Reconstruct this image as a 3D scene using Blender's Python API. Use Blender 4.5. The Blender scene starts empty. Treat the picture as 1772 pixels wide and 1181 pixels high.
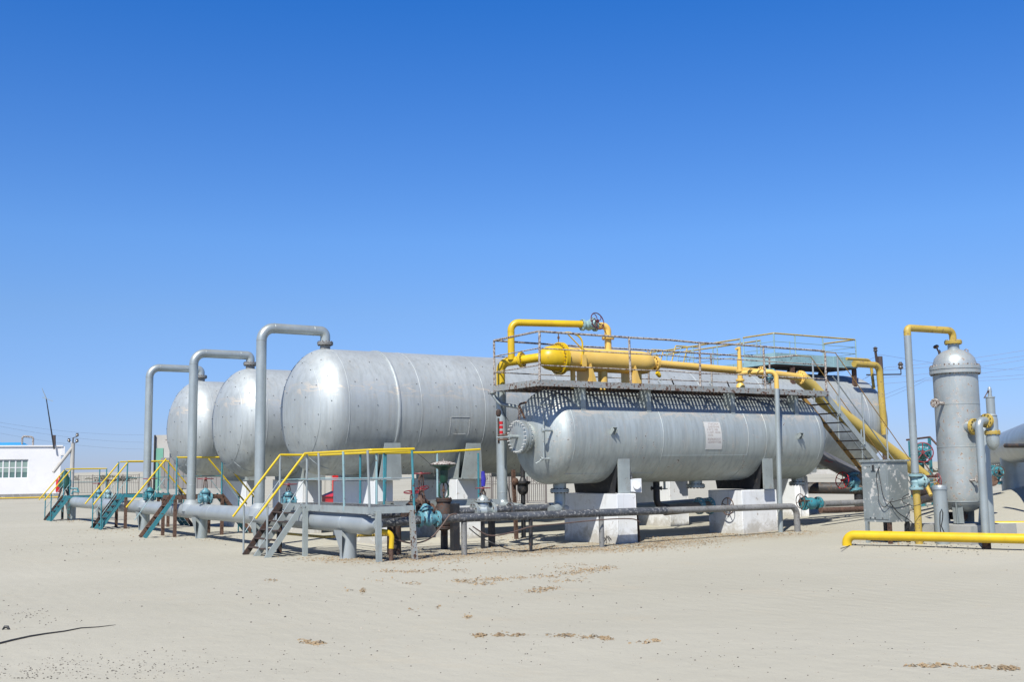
import bpy, bmesh, math, random
from mathutils import Vector, Matrix
random.seed(7)
scene = bpy.context.scene
V = Vector
# ---------------------------------------------------------------- camera
F, CX, CY, HZ, ROLL, CAMH = 1900.0, 886.0, 590.5, 817.0, 0.014, 1.7
TH = math.radians(32.8); PITCH = math.atan((HZ-CY)/F)
f0 = V((math.sin(TH), math.cos(TH), 0)); r0 = V((math.cos(TH), -math.sin(TH), 0))
FWD = f0*math.cos(PITCH)+V((0, 0, math.sin(PITCH))); u0 = r0.cross(FWD)
RGT = r0*math.cos(ROLL)-u0*math.sin(ROLL); UPV = u0*math.cos(ROLL)+r0*math.sin(ROLL)
CAMP = V((0, 0, CAMH))
cd = bpy.data.cameras.new('camera'); cam = bpy.data.objects.new('camera', cd)
scene.collection.objects.link(cam); scene.camera = cam
M = Matrix((RGT, UPV, -FWD)).transposed().to_4x4(); M.translation = CAMP
cam.matrix_world = M
cd.sensor_width = 36; cd.lens = 36*F/1772; cd.clip_start = 0.1; cd.clip_end = 12000
def W(px, py, x=None, y=None, z=None, d=None):
    """survey helper: the world point seen at a photo pixel on a known plane"""
    r = FWD+RGT*((px-CX)/F)-UPV*((py-CY)/F)
    t = x/r.x if x is not None else y/r.y if y is not None else (z-CAMH)/r.z if z is not None else d
    return CAMP+r*t
# ---------------------------------------------------------------- light
SUNV = V((0.65, 0.52, -1.0)).normalized()          # direction the light travels
EL = math.asin(-SUNV.z); AZ = math.atan2(-SUNV.x, -SUNV.y)   # clockwise from +Y
world = bpy.data.worlds.new("World"); scene.world = world; world.use_nodes = True
nt = world.node_tree; nt.nodes.clear()
sk = nt.nodes.new('ShaderNodeTexSky'); sk.sky_type = 'NISHITA'; sk.sun_disc = False
sk.sun_elevation = EL; sk.sun_rotation = AZ
sk.altitude = 0; sk.air_density = 1.0; sk.dust_density = 0.15; sk.ozone_density = 6.0
bg = nt.nodes.new('ShaderNodeBackground'); bg.inputs[1].default_value = 0.082
wo = nt.nodes.new('ShaderNodeOutputWorld')
tint = nt.nodes.new('ShaderNodeMix'); tint.data_type = 'RGBA'; tint.blend_type = 'MULTIPLY'; tint.inputs[0].default_value = 1.0
# deep, clean desert sky: the Nishita colour graded by elevation
wtc = nt.nodes.new('ShaderNodeTexCoord'); sep = nt.nodes.new('ShaderNodeSeparateXYZ'); nt.links.new(wtc.outputs['Generated'], sep.inputs[0])
rmp = nt.nodes.new('ShaderNodeValToRGB'); cr = rmp.color_ramp; stops = ((0.0, (.74*.72, .62, 1.30*.76)), (.04, (.74*.75, .66, 1.3*.80)), (.144, (.74*.93, .823, 1.3*.82)), (.208, (.74*.89, .91, 1.3*.94)), (.408, (.74*.33, .77, 1.3*1.05)), (.56, (.74*.24, .50, 1.3*.78)), (.80, (.74*.18, .34, 1.3*.52)))
while len(cr.elements) < len(stops): cr.elements.new(.5)
for e_, (p_, c_) in zip(cr.elements, stops): e_.position = p_; e_.color = (c_[0]/1.4, c_[1]/1.4, c_[2]/1.4, 1)
nt.links.new(sep.outputs[2], rmp.inputs[0])
sc_ = nt.nodes.new('ShaderNodeVectorMath'); sc_.operation = 'SCALE'; sc_.inputs[3].default_value = 1.4; nt.links.new(rmp.outputs[0], sc_.inputs[0]); nt.links.new(sc_.outputs[0], tint.inputs[7])
nt.links.new(sk.outputs[0], tint.inputs[6]); nt.links.new(tint.outputs[2], bg.inputs[0]); nt.links.new(bg.outputs[0], wo.inputs[0])
sl = bpy.data.lights.new('sun', 'SUN'); sl.energy = 5.0; sl.angle = math.radians(0.5); sl.color = (1.0, 0.955, 0.88)
so = bpy.data.objects.new('sun', sl); scene.collection.objects.link(so)
so.rotation_euler = SUNV.to_track_quat('-Z', 'Y').to_euler()
scene.view_settings.view_transform = 'Standard'; scene.view_settings.look = 'None'
scene.view_settings.exposure = 0.55; scene.view_settings.gamma = 1.0
scene.render.engine = 'CYCLES'
scene.render.resolution_x = 1024; scene.render.resolution_y = 683

# ---------------------------------------------------------------- materials
def newmat(name):
    m = bpy.data.materials.new(name); m.use_nodes = True
    n = m.node_tree.nodes; l = m.node_tree.links
    b = n['Principled BSDF']; return m, n, l, b
def nz(n, l, vec, scale, detail=4, rough=.6, dist=0.0):
    t = n.new('ShaderNodeTexNoise'); t.inputs['Scale'].default_value = scale
    t.inputs['Detail'].default_value = detail; t.inputs['Roughness'].default_value = rough
    t.inputs['Distortion'].default_value = dist
    l.new(vec, t.inputs['Vector']); return t.outputs['Fac']
def mrange(n, l, v, a, b, c=0.0, d=1.0, smooth=False):
    t = n.new('ShaderNodeMapRange'); t.clamp = True
    if smooth: t.interpolation_type = 'SMOOTHSTEP'
    for k, x in zip((1, 2, 3, 4), (a, b, c, d)): t.inputs[k].default_value = x
    l.new(v, t.inputs[0]); return t.outputs[0]
ALB = 0.72      # overall reflectance scale that goes with the exposure
def mixc(n, l, fac, a, b):
    t = n.new('ShaderNodeMix'); t.data_type = 'RGBA'
    if isinstance(fac, float): t.inputs[0].default_value = fac
    else: l.new(fac, t.inputs[0])
    for i, c in ((6, a), (7, b)):
        if isinstance(c, tuple): t.inputs[i].default_value = tuple(min(.92, x*ALB) for x in c)+(1,)
        else: l.new(c, t.inputs[i])
    return t.outputs[2]
def mth(n, l, op, a, b):
    t = n.new('ShaderNodeMath'); t.operation = op
    for i, c in ((0, a), (1, b)):
        if isinstance(c, (int, float)): t.inputs[i].default_value = c
        else: l.new(c, t.inputs[i])
    return t.outputs[0]
def mapping(n, l, vec, s):
    t = n.new('ShaderNodeMapping'); t.inputs['Scale'].default_value = s
    l.new(vec, t.inputs['Vector']); return t.outputs[0]
def bump(n, l, h, b, strength, dist=0.01):
    t = n.new('ShaderNodeBump'); t.inputs['Strength'].default_value = strength
    t.inputs['Distance'].default_value = dist
    l.new(h, t.inputs['Height']); l.new(t.outputs[0], b.inputs['Normal'])
RUST = (0.085, 0.038, 0.022)
def paint(name, base, chip=RUST, amt=.35, metallic=0.0, rough=.5, scale=7.0, var=.2, streak=.0, stain=(.30, .25, .19), stain_amt=.3, bmp=.25, chip2=None):
    """weathered paint: patchy fading, stains, flaked spots that show what lies under"""
    m, n, l, b = newmat(name)
    tc = n.new('ShaderNodeTexCoord').outputs['Object']
    big = nz(n, l, tc, scale*.22, 4)
    dark = tuple(c*(1-var) for c in base); lite = tuple(min(.95, c*(1+var*.7)) for c in base)
    col = mixc(n, l, mrange(n, l, big, .3, .7), dark, lite)
    if streak:
        sv = nz(n, l, mapping(n, l, tc, (scale*1.6, scale*1.6, scale*.09)), 1.0, 5)
        col = mixc(n, l, mth(n, l, 'MULTIPLY', mrange(n, l, sv, .5, .75), streak), col, tuple(c*.72 for c in base))
    st = nz(n, l, tc, scale*.5, 8, .75, .6)
    col = mixc(n, l, mth(n, l, 'MULTIPLY', mrange(n, l, st, .53, .68), stain_amt), col, stain)
    ch = nz(n, l, tc, scale*1.7, 10, .72, .3)
    thr = .705-.23*amt
    msk = mrange(n, l, ch, thr, thr+.025)
    if chip2:
        col = mixc(n, l, mrange(n, l, ch, thr-.035, thr-.01), col, chip2)
    col = mixc(n, l, msk, col, chip)
    l.new(col, b.inputs['Base Color'])
    b.inputs['Metallic'].default_value = metallic
    if metallic: l.new(mth(n, l, 'MULTIPLY', mth(n, l, 'SUBTRACT', 1.0, msk), metallic), b.inputs['Metallic'])
    fine = nz(n, l, tc, scale*9, 3)
    l.new(mrange(n, l, mth(n, l, 'ADD', mth(n, l, 'MULTIPLY', fine, .5), mth(n, l, 'MULTIPLY', msk, .6)), .15, .9, rough-.1, min(1, rough+.3)), b.inputs['Roughness'])
    hgt = mth(n, l, 'ADD', mth(n, l, 'MULTIPLY', fine, .25), mth(n, l, 'MULTIPLY', mth(n, l, 'SUBTRACT', 1.0, msk), .7))
    bump(n, l, hgt, b, bmp, .006)
    return m
def tank_paint(name, base, brown=.35, chips=.25, zc=3.2, stainy=.5, scar=0):
    m, n, l, b = newmat(name)
    tc = n.new('ShaderNodeTexCoord').outputs['Object']
    col = mixc(n, l, mrange(n, l, nz(n, l, tc, .7, 5), .3, .7), tuple(c*.86 for c in base), tuple(c*1.1 for c in base))
    # thin runs of dust, down the shell
    sv = nz(n, l, mapping(n, l, tc, (9, 5, .45)), 1.0, 6, .7)
    col = mixc(n, l, mth(n, l, 'MULTIPLY', mrange(n, l, sv, .44, .62), .6), col, tuple(c*.70 for c in base))
    sv2 = nz(n, l, mapping(n, l, tc, (5, 4, .8)), 1.3, 7, .7)
    col = mixc(n, l, mth(n, l, 'MULTIPLY', mrange(n, l, sv2, .55, .68), brown), col, (.62, .58, .50))
    # worn bands where the paint has gone chalky / bare primer
    bd = nz(n, l, mapping(n, l, tc, (1.3, 1.3, 2.0)), 1.0, 9, .78, 1.0)
    col = mixc(n, l, mth(n, l, 'MULTIPLY', mrange(n, l, bd, .60, .665), stainy), col, (.66, .62, .54))
    if scar:   # rubbed band of flaking paint along the shell
        sz = n.new('ShaderNodeSeparateXYZ'); l.new(tc, sz.inputs[0])
        band = mth(n, l, 'MULTIPLY', mrange(n, l, sz.outputs[2], scar-.28, scar-.02), mrange(n, l, sz.outputs[2], scar+.20, scar+.02))
        fl = nz(n, l, mapping(n, l, tc, (1.0, 1.0, 2.6)), 2.2, 9, .75, 1.2)
        col = mixc(n, l, mth(n, l, 'MULTIPLY', band, mrange(n, l, fl, .52, .56)), col, (.74, .68, .58))
    low = nz(n, l, mapping(n, l, tc, (.8, .8, .5)), 1.0, 6, .7)
    col = mixc(n, l, mth(n, l, 'MULTIPLY', mrange(n, l, low, .52, .72), .28), col, (.30, .285, .25))
    ch = nz(n, l, tc, 9, 10, .75, .4); thr = .715-.11*chips
    gate = mrange(n, l, nz(n, l, tc, 1.1, 3), .46, .56)
    col = mixc(n, l, mth(n, l, 'MULTIPLY', gate, mrange(n, l, ch, thr-.03, thr-.015)), col, (.75, .73, .68))
    msk = mth(n, l, 'MULTIPLY', gate, mrange(n, l, ch, thr, thr+.02))
    col = mixc(n, l, msk, col, (.07, .055, .045))
    l.new(col, b.inputs['Base Color'])
    l.new(mth(n, l, 'MULTIPLY', mth(n, l, 'SUBTRACT', 1.0, msk), .52), b.inputs['Metallic'])
    fine = nz(n, l, tc, 40, 4)
    l.new(mrange(n, l, mth(n, l, 'ADD', mth(n, l, 'MULTIPLY', fine, .4), mth(n, l, 'MULTIPLY', sv, .6)), .3, .7, .54, .68), b.inputs['Roughness'])
    dent = nz(n, l, tc, .9, 3, .5)
    hgt = mth(n, l, 'ADD', mth(n, l, 'MULTIPLY', dent, 1.0), mth(n, l, 'MULTIPLY', fine, .012))
    bump(n, l, hgt, b, .35, .05)
    return m
SILVER = (.60, .655, .66)
MT = {}
MT['tank'] = tank_paint('aluminium_tank_paint', SILVER, brown=.3, chips=.1, stainy=.3, scar=3.78)
MT['tank_small'] = tank_paint('worn_aluminium_tank_paint', (.56, .625, .62), brown=.45, chips=.95, stainy=.65, scar=3.12)
MT['tower'] = paint('tower_grey_paint', (.46, .52, .525), chip=(.30, .20, .13), amt=.30, metallic=.45, rough=.45, scale=5, streak=.35, stain=(.42, .36, .29), stain_amt=.45)
MT['silver'] = paint('silver_pipe_paint', (.46, .52, .52), chip=(.10, .11, .12), amt=.16, metallic=.4, rough=.45, scale=6, streak=.25, stain=(.34, .31, .26), stain_amt=.3)
MT['header'] = paint('header_pipe_paint', (.47, .52, .53), chip=(.05, .05, .055), amt=.16, metallic=.35, rough=.5, scale=5, var=.15, stain=(.50, .49, .46), stain_amt=.4)
MT['grey'] = paint('grey_steel_paint', (.41, .465, .46), amt=.30, metallic=.2, rough=.55, scale=8, streak=.3, stain=(.30, .24, .18), stain_amt=.5)
MT['edge'] = paint('grey_edge_beam_paint', (.33, .36, .355), amt=.74, metallic=.1, rough=.6, scale=7, stain=(.45, .42, .36), stain_amt=.6, chip2=(.5, .48, .44))
MT['railwhite'] = paint('flaking_white_rail_paint', (.50, .47, .42), chip=(.11, .055, .036), amt=.85, rough=.7, scale=14, stain=(.20, .11, .07), stain_amt=.6)
MT['rust'] = paint('rusted_steel', (.13, .075, .052), chip=(.06, .03, .02), amt=.8, rough=.8, scale=9, stain=(.26, .13, .07), stain_amt=.6)
MT['darkrust'] = paint('dark_rusted_steel', (.055, .040, .034), chip=(.11, .05, .03), amt=.7, rough=.75, scale=8, stain=(.12, .09, .07), stain_amt=.5)
MT['yellow'] = paint('bright_yellow_paint', (.76, .51, .012), chip=(.28, .17, .07), amt=.28, rough=.45, scale=8, var=.14, stain=(.55, .36, .04), stain_amt=.5)
MT['yellowrail'] = paint('yellow_handrail_paint', (.78, .56, .01), chip=(.35, .20, .08), amt=.08, rough=.45, scale=7, var=.1, stain=(.55, .42, .10), stain_amt=.2)
MT['cream'] = paint('sun_faded_yellow_paint', (.86, .57, .135), chip=(.25, .14, .06), amt=.16, rough=.5, scale=4, var=.14, stain=(.74, .56, .26), stain_amt=.5)
MT['oldyellow'] = paint('old_yellow_paint', (.56, .40, .075), chip=(.22, .14, .09), amt=.55, rough=.6, scale=7, stain=(.45, .38, .22), stain_amt=.6)
MT['ochre'] = paint('ochre_rail_paint', (.44, .25, .05), chip=(.15, .08, .045), amt=.45, rough=.6, scale=8)
MT['teal'] = paint('teal_paint', (.045, .25, .30), chip=(.10, .05, .035), amt=.55, rough=.5, scale=8, var=.2, stain=(.16, .33, .34), stain_amt=.4)
MT['tealrust'] = paint('teal_paint_mostly_rusted', (.045, .20, .22), chip=(.085, .042, .032), amt=1.0, rough=.7, scale=7)
MT['valveblue'] = paint('valve_blue_paint', (.14, .37, .44), chip=(.10, .06, .045), amt=.65, rough=.5, scale=14, var=.2, stain=(.20, .40, .44), stain_amt=.4)
MT['paleblue'] = paint('pale_blue_grey_paint', (.30, .48, .51), chip=(.16, .11, .08), amt=.45, rough=.6, scale=8, var=.2, stain=(.38, .42, .38), stain_amt=.5)
MT['green'] = paint('dark_green_paint', (.015, .075, .05), amt=.2, rough=.5, scale=12)
MT['red'] = paint('red_wheel_paint', (.26, .02, .03), chip=(.10, .04, .03), amt=.45, rough=.5, scale=12, stain=(.38, .14, .13), stain_amt=.4)
MT['redbright'] = paint('bright_red_paint', (.62, .015, .018), amt=.1, rough=.45, scale=8, stain_amt=.1)
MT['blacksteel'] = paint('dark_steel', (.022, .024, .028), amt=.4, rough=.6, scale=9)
MT['darkpipe'] = paint('peeling_bitumen_pipe_coating', (.085, .095, .11), chip=(.33, .335, .33), amt=.68, metallic=0, rough=.5, scale=9, var=.35, stain=(.18, .175, .16), stain_amt=.8)
MT['palepipe'] = paint('peeling_grey_pipe_coating', (.25, .255, .25), chip=(.10, .10, .10), amt=.6, rough=.6, scale=10, var=.3, stain=(.19, .165, .13), stain_amt=.8)
MT['blackpipe'] = paint('black_tar_pipe_coating', (.05, .047, .046), chip=(.13, .09, .065), amt=.7, rough=.65, scale=4, stain=(.12, .11, .10), stain_amt=.8)
MT['slant'] = paint('shade_darkened_slanted_pipe_paint', (.21, .21, .21), chip=(.10, .09, .09), amt=.2, metallic=.25, rough=.5, scale=5)  # lighter pipe in truth; shade falling on it is mixed into this grey
MT['cabinet'] = paint('galvanised_cabinet_sheet', (.37, .42, .42), chip=(.58, .58, .55), amt=.62, metallic=.35, rough=.48, scale=4.5, streak=.4, stain=(.26, .28, .29), stain_amt=.5)
MT['white'] = paint('whitewashed_concrete', (.88, .93, .95), chip=(.50, .47, .42), amt=.34, rough=.85, scale=4, var=.1, stain=(.62, .62, .59), stain_amt=.5, bmp=.5)
MT['concrete'] = paint('bare_concrete', (.40, .40, .37), chip=(.55, .54, .5), amt=.4, rough=.9, scale=5, stain=(.25, .30, .27), stain_amt=.5, bmp=.6)
MT['wall'] = paint('white_plaster', (.92, .93, .94), chip=(.5, .48, .43), amt=.04, rough=.85, scale=1.2, var=.07, stain=(.70, .69, .66), stain_amt=.3, bmp=.3)
MT['plinth'] = paint('grey_plinth_render', (.30, .295, .28), chip=(.55, .54, .52), amt=.5, rough=.9, scale=2.5)
MT['palewall'] = paint('pale_cabin_panel', (.52, .51, .47), chip=(.20, .16, .13), amt=.4, rough=.8, scale=1.5, stain=(.36, .32, .27), stain_amt=.5)
MT['greywall'] = paint('grey_cabin_sheet', (.26, .25, .24), chip=(.15, .10, .08), amt=.3, rough=.7, scale=1.5)
MT['mint'] = paint('mint_green_door_paint', (.18, .44, .32), amt=.1, rough=.6, scale=2)
MT['skyblue'] = paint('blue_roof_sheet', (.05, .40, .80), amt=.02, rough=.5, scale=1)
MT['glass'] = None
m, n, l, b = newmat('window_glass'); b.inputs['Base Color'].default_value = (.10, .17, .16, 1); b.inputs['Roughness'].default_value = .08; MT['glass'] = m
MT['curtain'] = paint('pale_green_curtain', (.30, .42, .38), amt=0, rough=.9, scale=2, var=.15)
MT['sign'] = paint('white_notice_sheet', (.62, .63, .61), chip=(.5, .5, .48), amt=.05, rough=.7, scale=10, var=.04, stain=(.68, .62, .50), stain_amt=.3, bmp=.1)
MT['signtext'] = paint('faded_notice_lettering', (.36, .27, .25), chip=(.55, .5, .46), amt=.55, rough=.8, scale=30)
MT['cable'] = paint('black_cable', (.03, .03, .032), amt=.1, rough=.6, scale=20)
MT['hose'] = paint('brown_hose', (.13, .085, .07), amt=.3, rough=.7, scale=12)
MT['bluewrap'] = paint('blue_tape', (.035, .03, .42), amt=.05, rough=.6, scale=20)
MT['tan'] = paint('tan_insulation_jacket', (.27, .21, .15), chip=(.12, .09, .07), amt=.5, rough=.9, scale=6)
MT['straw'] = paint('dry_straw', (.38, .28, .165), chip=(.18, .12, .07), amt=.6, rough=.9, scale=3, var=.35)
MT['clod'] = paint('crusted_clods', (.36, .265, .15), chip=(.20, .14, .08), amt=.6, rough=.95, scale=3, var=.3)
MT['pebble'] = paint('pebbles', (.42, .39, .33), chip=(.10, .09, .08), amt=1.0, rough=.9, scale=3, var=.4)
MT['wire'] = paint('power_line_wire', (.26, .29, .34), amt=0, rough=.6, scale=1)
MT['wood'] = paint('dark_wood_pole', (.075, .052, .045), chip=(.13, .10, .08), amt=.5, rough=.85, scale=3)
MT['porcelain'] = paint('insulator_ceramic', (.10, .09, .085), amt=0, rough=.3, scale=5)
MT['fence'] = paint('grey_fence_paint', (.20, .18, .165), amt=.3, rough=.7, scale=2)
MT['brush'] = paint('grey_green_scrub_leaves', (.13, .14, .085), chip=(.07, .06, .04), amt=.6, rough=.9, scale=1, var=.4)

MT['tower_shell'] = paint('tower_shell_rust_flecked_paint', (.46, .51, .51), chip=(.28, .21, .16), amt=.50, metallic=.35, rough=.5, scale=7, streak=.4, stain=(.47, .42, .35), stain_amt=.5, chip2=(.60, .57, .52))
MT['wheeldark'] = paint('dark_maroon_wheel_paint', (.12, .02, .028), chip=(.30, .20, .18), amt=.3, rough=.5, scale=12)
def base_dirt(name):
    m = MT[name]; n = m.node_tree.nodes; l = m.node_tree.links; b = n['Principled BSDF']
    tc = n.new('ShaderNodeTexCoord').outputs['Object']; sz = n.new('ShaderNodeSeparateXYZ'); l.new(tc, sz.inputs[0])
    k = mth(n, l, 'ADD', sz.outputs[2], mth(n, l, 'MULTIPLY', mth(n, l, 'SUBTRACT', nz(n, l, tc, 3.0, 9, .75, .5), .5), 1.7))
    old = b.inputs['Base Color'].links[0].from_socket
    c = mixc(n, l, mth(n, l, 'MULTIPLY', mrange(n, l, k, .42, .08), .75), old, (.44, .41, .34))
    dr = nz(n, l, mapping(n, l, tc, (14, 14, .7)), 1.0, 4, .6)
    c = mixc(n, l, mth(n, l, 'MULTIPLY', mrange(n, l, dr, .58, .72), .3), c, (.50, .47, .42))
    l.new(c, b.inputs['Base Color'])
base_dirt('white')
def sand_material():
    m, n, l, b = newmat('sand')
    g = n.new('ShaderNodeNewGeometry').outputs['Position']
    big = nz(n, l, mapping(n, l, g, (.10, .13, .1)), 1.0, 6, .6)
    col = mixc(n, l, mrange(n, l, big, .3, .7), (.440, .425, .345), (.520, .503, .418))
    mid = nz(n, l, mapping(n, l, g, (.7, .5, .5)), 1.0, 8, .72, .8)
    col = mixc(n, l, mth(n, l, 'MULTIPLY', mrange(n, l, mid, .56, .75), .5), col, (.52, .46, .345))
    col = mixc(n, l, mth(n, l, 'MULTIPLY', mrange(n, l, mid, .25, .40, 1, 0), .35), col, (.42, .41, .355))
    gr = nz(n, l, g, 260, 2, .5)
    col = mixc(n, l, mth(n, l, 'MULTIPLY', mrange(n, l, gr, .58, .72), .35), col, (.25, .22, .18))
    col = mixc(n, l, mth(n, l, 'MULTIPLY', mrange(n, l, gr, .40, .28), .3), col, (.60, .57, .50))
    # trampled, straw-brown ground along the equipment
    sx = n.new('ShaderNodeSeparateXYZ'); l.new(g, sx.inputs[0])
    dy = mth(n, l, 'ABSOLUTE', mth(n, l, 'SUBTRACT', sx.outputs[1], 20.2), 0); inx = mth(n, l, 'MULTIPLY', mrange(n, l, sx.outputs[0], 8.3, 9.6), mrange(n, l, sx.outputs[0], 23.5, 20.5))
    belt = mth(n, l, 'MULTIPLY', mrange(n, l, dy, 2.0, .5), inx)
    tr = mth(n, l, 'MULTIPLY', belt, mrange(n, l, nz(n, l, g, 1.6, 9, .75, .6), .42, .56))
    col = mixc(n, l, mth(n, l, 'MULTIPLY', tr, .7), col, (.34, .27, .175))
    # scattered grit
    sp = nz(n, l, g, 34, 6, .7)
    gate = mrange(n, l, nz(n, l, g, .55, 4, .6, .5), .50, .64)
    grit = mth(n, l, 'MULTIPLY', gate, mrange(n, l, sp, .665, .69))
    col = mixc(n, l, grit, col, (.20, .165, .12))
    l.new(col, b.inputs['Base Color']); b.inputs['Roughness'].default_value = .95
    b.inputs['Specular IOR Level'].default_value = .15
    wv = n.new('ShaderNodeTexWave'); wv.inputs['Scale'].default_value = 1.1; wv.inputs['Distortion'].default_value = 7
    wv.inputs['Detail'].default_value = 3; wv.inputs['Detail Scale'].default_value = .8
    l.new(mapping(n, l, g, (1.0, 2.0, 1)), wv.inputs['Vector'])
    rip = mth(n, l, 'MULTIPLY', wv.outputs['Fac'], mrange(n, l, nz(n, l, g, .16, 3), .40, .65, 0.03, .22))
    lump = nz(n, l, g, 2.2, 8, .65)
    h = mth(n, l, 'ADD', mth(n, l, 'ADD', rip, mth(n, l, 'MULTIPLY', lump, 1.5)), mth(n, l, 'ADD', mth(n, l, 'MULTIPLY', gr, .05), mth(n, l, 'ADD', mth(n, l, 'MULTIPLY', grit, .5), mth(n, l, 'MULTIPLY', tr, .9))))
    bump(n, l, h, b, .55, .035)
    return m
MT['sand'] = sand_material()

# ---------------------------------------------------------------- mesh helpers
OFF = {}
LINK = scene.collection.objects.link
def props(o, label=None, cat=None, group=None, kind=None):
    for k, v in (('label', label), ('category', cat), ('group', group), ('kind', kind)):
        if v: o[k] = v
def thing(name, label, cat, loc, group=None):
    o = bpy.data.objects.new(name, None); LINK(o); o.location = V(loc); OFF[o] = V(loc)
    o.empty_display_size = .2; props(o, label, cat, group); return o
def frame(d):
    d = V(d).normalized(); a = V((0, 0, 1)) if abs(d.z) < .95 else V((0, 1, 0))
    s = a.cross(d).normalized(); return d, s, d.cross(s).normalized()
class MB:
    def __init__(s, mat): s.v = []; s.f = []; s.mi = []; s.mats = [mat]; s.cur = 0
    def mat(s, m):
        if m not in s.mats: s.mats.append(m)
        s.cur = s.mats.index(m); return s
    def add(s, vs, fs):
        o = len(s.v); s.v += [V(p) for p in vs]
        s.f += [tuple(i+o for i in f) for f in fs]; s.mi += [s.cur]*len(fs); return s
    def hexa(s, p):
        return s.add(p, [(0, 3, 2, 1), (4, 5, 6, 7), (0, 1, 5, 4), (1, 2, 6, 5), (2, 3, 7, 6), (3, 0, 4, 7)])
    def box(s, x0, x1, y0, y1, z0, z1):
        return s.hexa([(x0, y0, z0), (x1, y0, z0), (x1, y1, z0), (x0, y1, z0), (x0, y0, z1), (x1, y0, z1), (x1, y1, z1), (x0, y1, z1)])
    def bar(s, a, b, w, h, side=None):
        a, b = V(a), V(b); d, sd, up = frame(b-a)
        if side is not None:
            sd = V(side)-d*V(side).dot(d); sd.normalize(); up = d.cross(sd)
        P = []
        for q in (a, b):
            for i, j in ((-1, -1), (1, -1), (1, 1), (-1, 1)): P.append(q+sd*(i*w/2)+up*(j*h/2))
        return s.hexa(P)
    def ring(s, pts_list, closed_loop=False, caps=True):
        n = len(pts_list[0]); vs = [p for r in pts_list for p in r]; fs = []
        m = len(pts_list)
        for i in range(m if closed_loop else m-1):
            j = (i+1) % m
            for k in range(n):
                fs.append((i*n+k, i*n+(k+1) % n, j*n+(k+1) % n, j*n+k))
        if caps and not closed_loop:
            fs.append(tuple(range(n))[::-1]); fs.append(tuple((m-1)*n+k for k in range(n)))
        return s.add(vs, fs)
    def tube(s, a, b, r, n=12, r2=None, caps=True):
        a, b = V(a), V(b); d, sd, up = frame(b-a); r2 = r if r2 is None else r2
        R = []
        for q, rr in ((a, r), (b, r2)):
            R.append([q+(sd*math.cos(t)+up*math.sin(t))*rr for t in [2*math.pi*k/n for k in range(n)]])
        return s.ring(R, caps=caps)
    def path(s, pts, r, n=10, caps=True):
        pts = [V(p) for p in pts]; R = []
        t0 = (pts[1]-pts[0]).normalized(); _, sd, up = frame(t0)
        for i, p in enumerate(pts):
            t = ((pts[min(i+1, len(pts)-1)]-pts[max(i-1, 0)])).normalized()
            q = t0.rotation_difference(t); sd = q @ sd; up = q @ up; t0 = t
            rr = r[i] if isinstance(r, (list, tuple)) else r
            R.append([p+(sd*math.cos(a)+up*math.sin(a))*rr for a in [2*math.pi*k/n for k in range(n)]])
        return s.ring(R, caps=caps)
    def pipe(s, pts, r, br=None, n=14, caps=True, seg=7):
        pts = [V(p) for p in pts]; br = br or r*2.2; out = [pts[0]]
        for i in range(1, len(pts)-1):
            a, b, c = pts[i-1], pts[i], pts[i+1]
            d1 = (b-a).normalized(); d2 = (c-b).normalized(); ang = d1.angle(d2)
            if ang < .03: out.append(b); continue
            t = min(br*math.tan(ang/2), (b-a).length*.49, (c-b).length*.49); rad = t/math.tan(ang/2)
            p1 = b-d1*t; nrm = (d2-d1*d1.dot(d2)).normalized(); cen = p1+nrm*rad
            for k in range(seg+1):
                q = ang*k/seg; out.append(cen-nrm*rad*math.cos(q)+d1*rad*math.sin(q))
        out.append(pts[-1]); return s.path(out, r, n, caps)
    def lathe(s, o, d, prof, n=32, caps=True):
        o = V(o); d, sd, up = frame(d); R = []
        for t, r in prof:
            r = max(r, 1e-4); R.append([o+d*t+(sd*math.cos(a)+up*math.sin(a))*r for a in [2*math.pi*k/n for k in range(n)]])
        return s.ring(R, caps=caps)
    def torus(s, c, ax, R, r, n=28, k=8):
        c = V(c); d, sd, up = frame(ax); L = []
        for i in range(n):
            a = 2*math.pi*i/n; e = sd*math.cos(a)+up*math.sin(a)
            L.append([c+e*(R+r*math.cos(b))+d*(r*math.sin(b)) for b in [2*math.pi*j/k for j in range(k)]])
        return s.ring(L, closed_loop=True)
    def flange(s, c, d, r, t, nb=10, br=None, bolt=None, pair=True, boltmat=None):
        c = V(c); d, sd, up = frame(d); cur = s.cur
        if pair:
            s.lathe(c-d*t*1.1, d, [(0, r*.97), (.004, r), (t, r), (t, r*.9), (t*1.2, r*.9), (t*1.2, r), (t*2.2-.004, r), (t*2.2, r*.97)], 28)
            L = t*1.1+.02
        else:
            s.lathe(c-d*t*.5, d, [(0, r*.97), (.004, r), (t-.004, r), (t, r*.97)], 28); L = t*.5+.018
        br = br or r*.84; bolt = bolt or max(.009, r*.075)
        if boltmat: s.mat(boltmat)
        for k in range(nb):
            a = 2*math.pi*(k+.5)/nb; e = (sd*math.cos(a)+up*math.sin(a))*br
            s.tube(c+e-d*L, c+e+d*L, bolt, 6)
        s.cur = cur; return s
    def build(s, name, parent=None, label=None, cat=None, group=None, kind=None, loc=None, smooth=True, ang=35):
        if parent is not None:
            top = parent; off = OFF[parent]
        else:
            if loc is None:
                xs = [p.x for p in s.v]; ys = [p.y for p in s.v]; zs = [p.z for p in s.v]
                loc = ((min(xs)+max(xs))/2, (min(ys)+max(ys))/2, min(zs))
            off = V(loc)
        me = bpy.data.meshes.new(name)
        me.from_pydata([tuple(p-off) for p in s.v], [], s.f)
        for mm in s.mats: me.materials.append(MT[mm] if isinstance(mm, str) else mm)
        me.polygons.foreach_set('material_index', s.mi)
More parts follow.
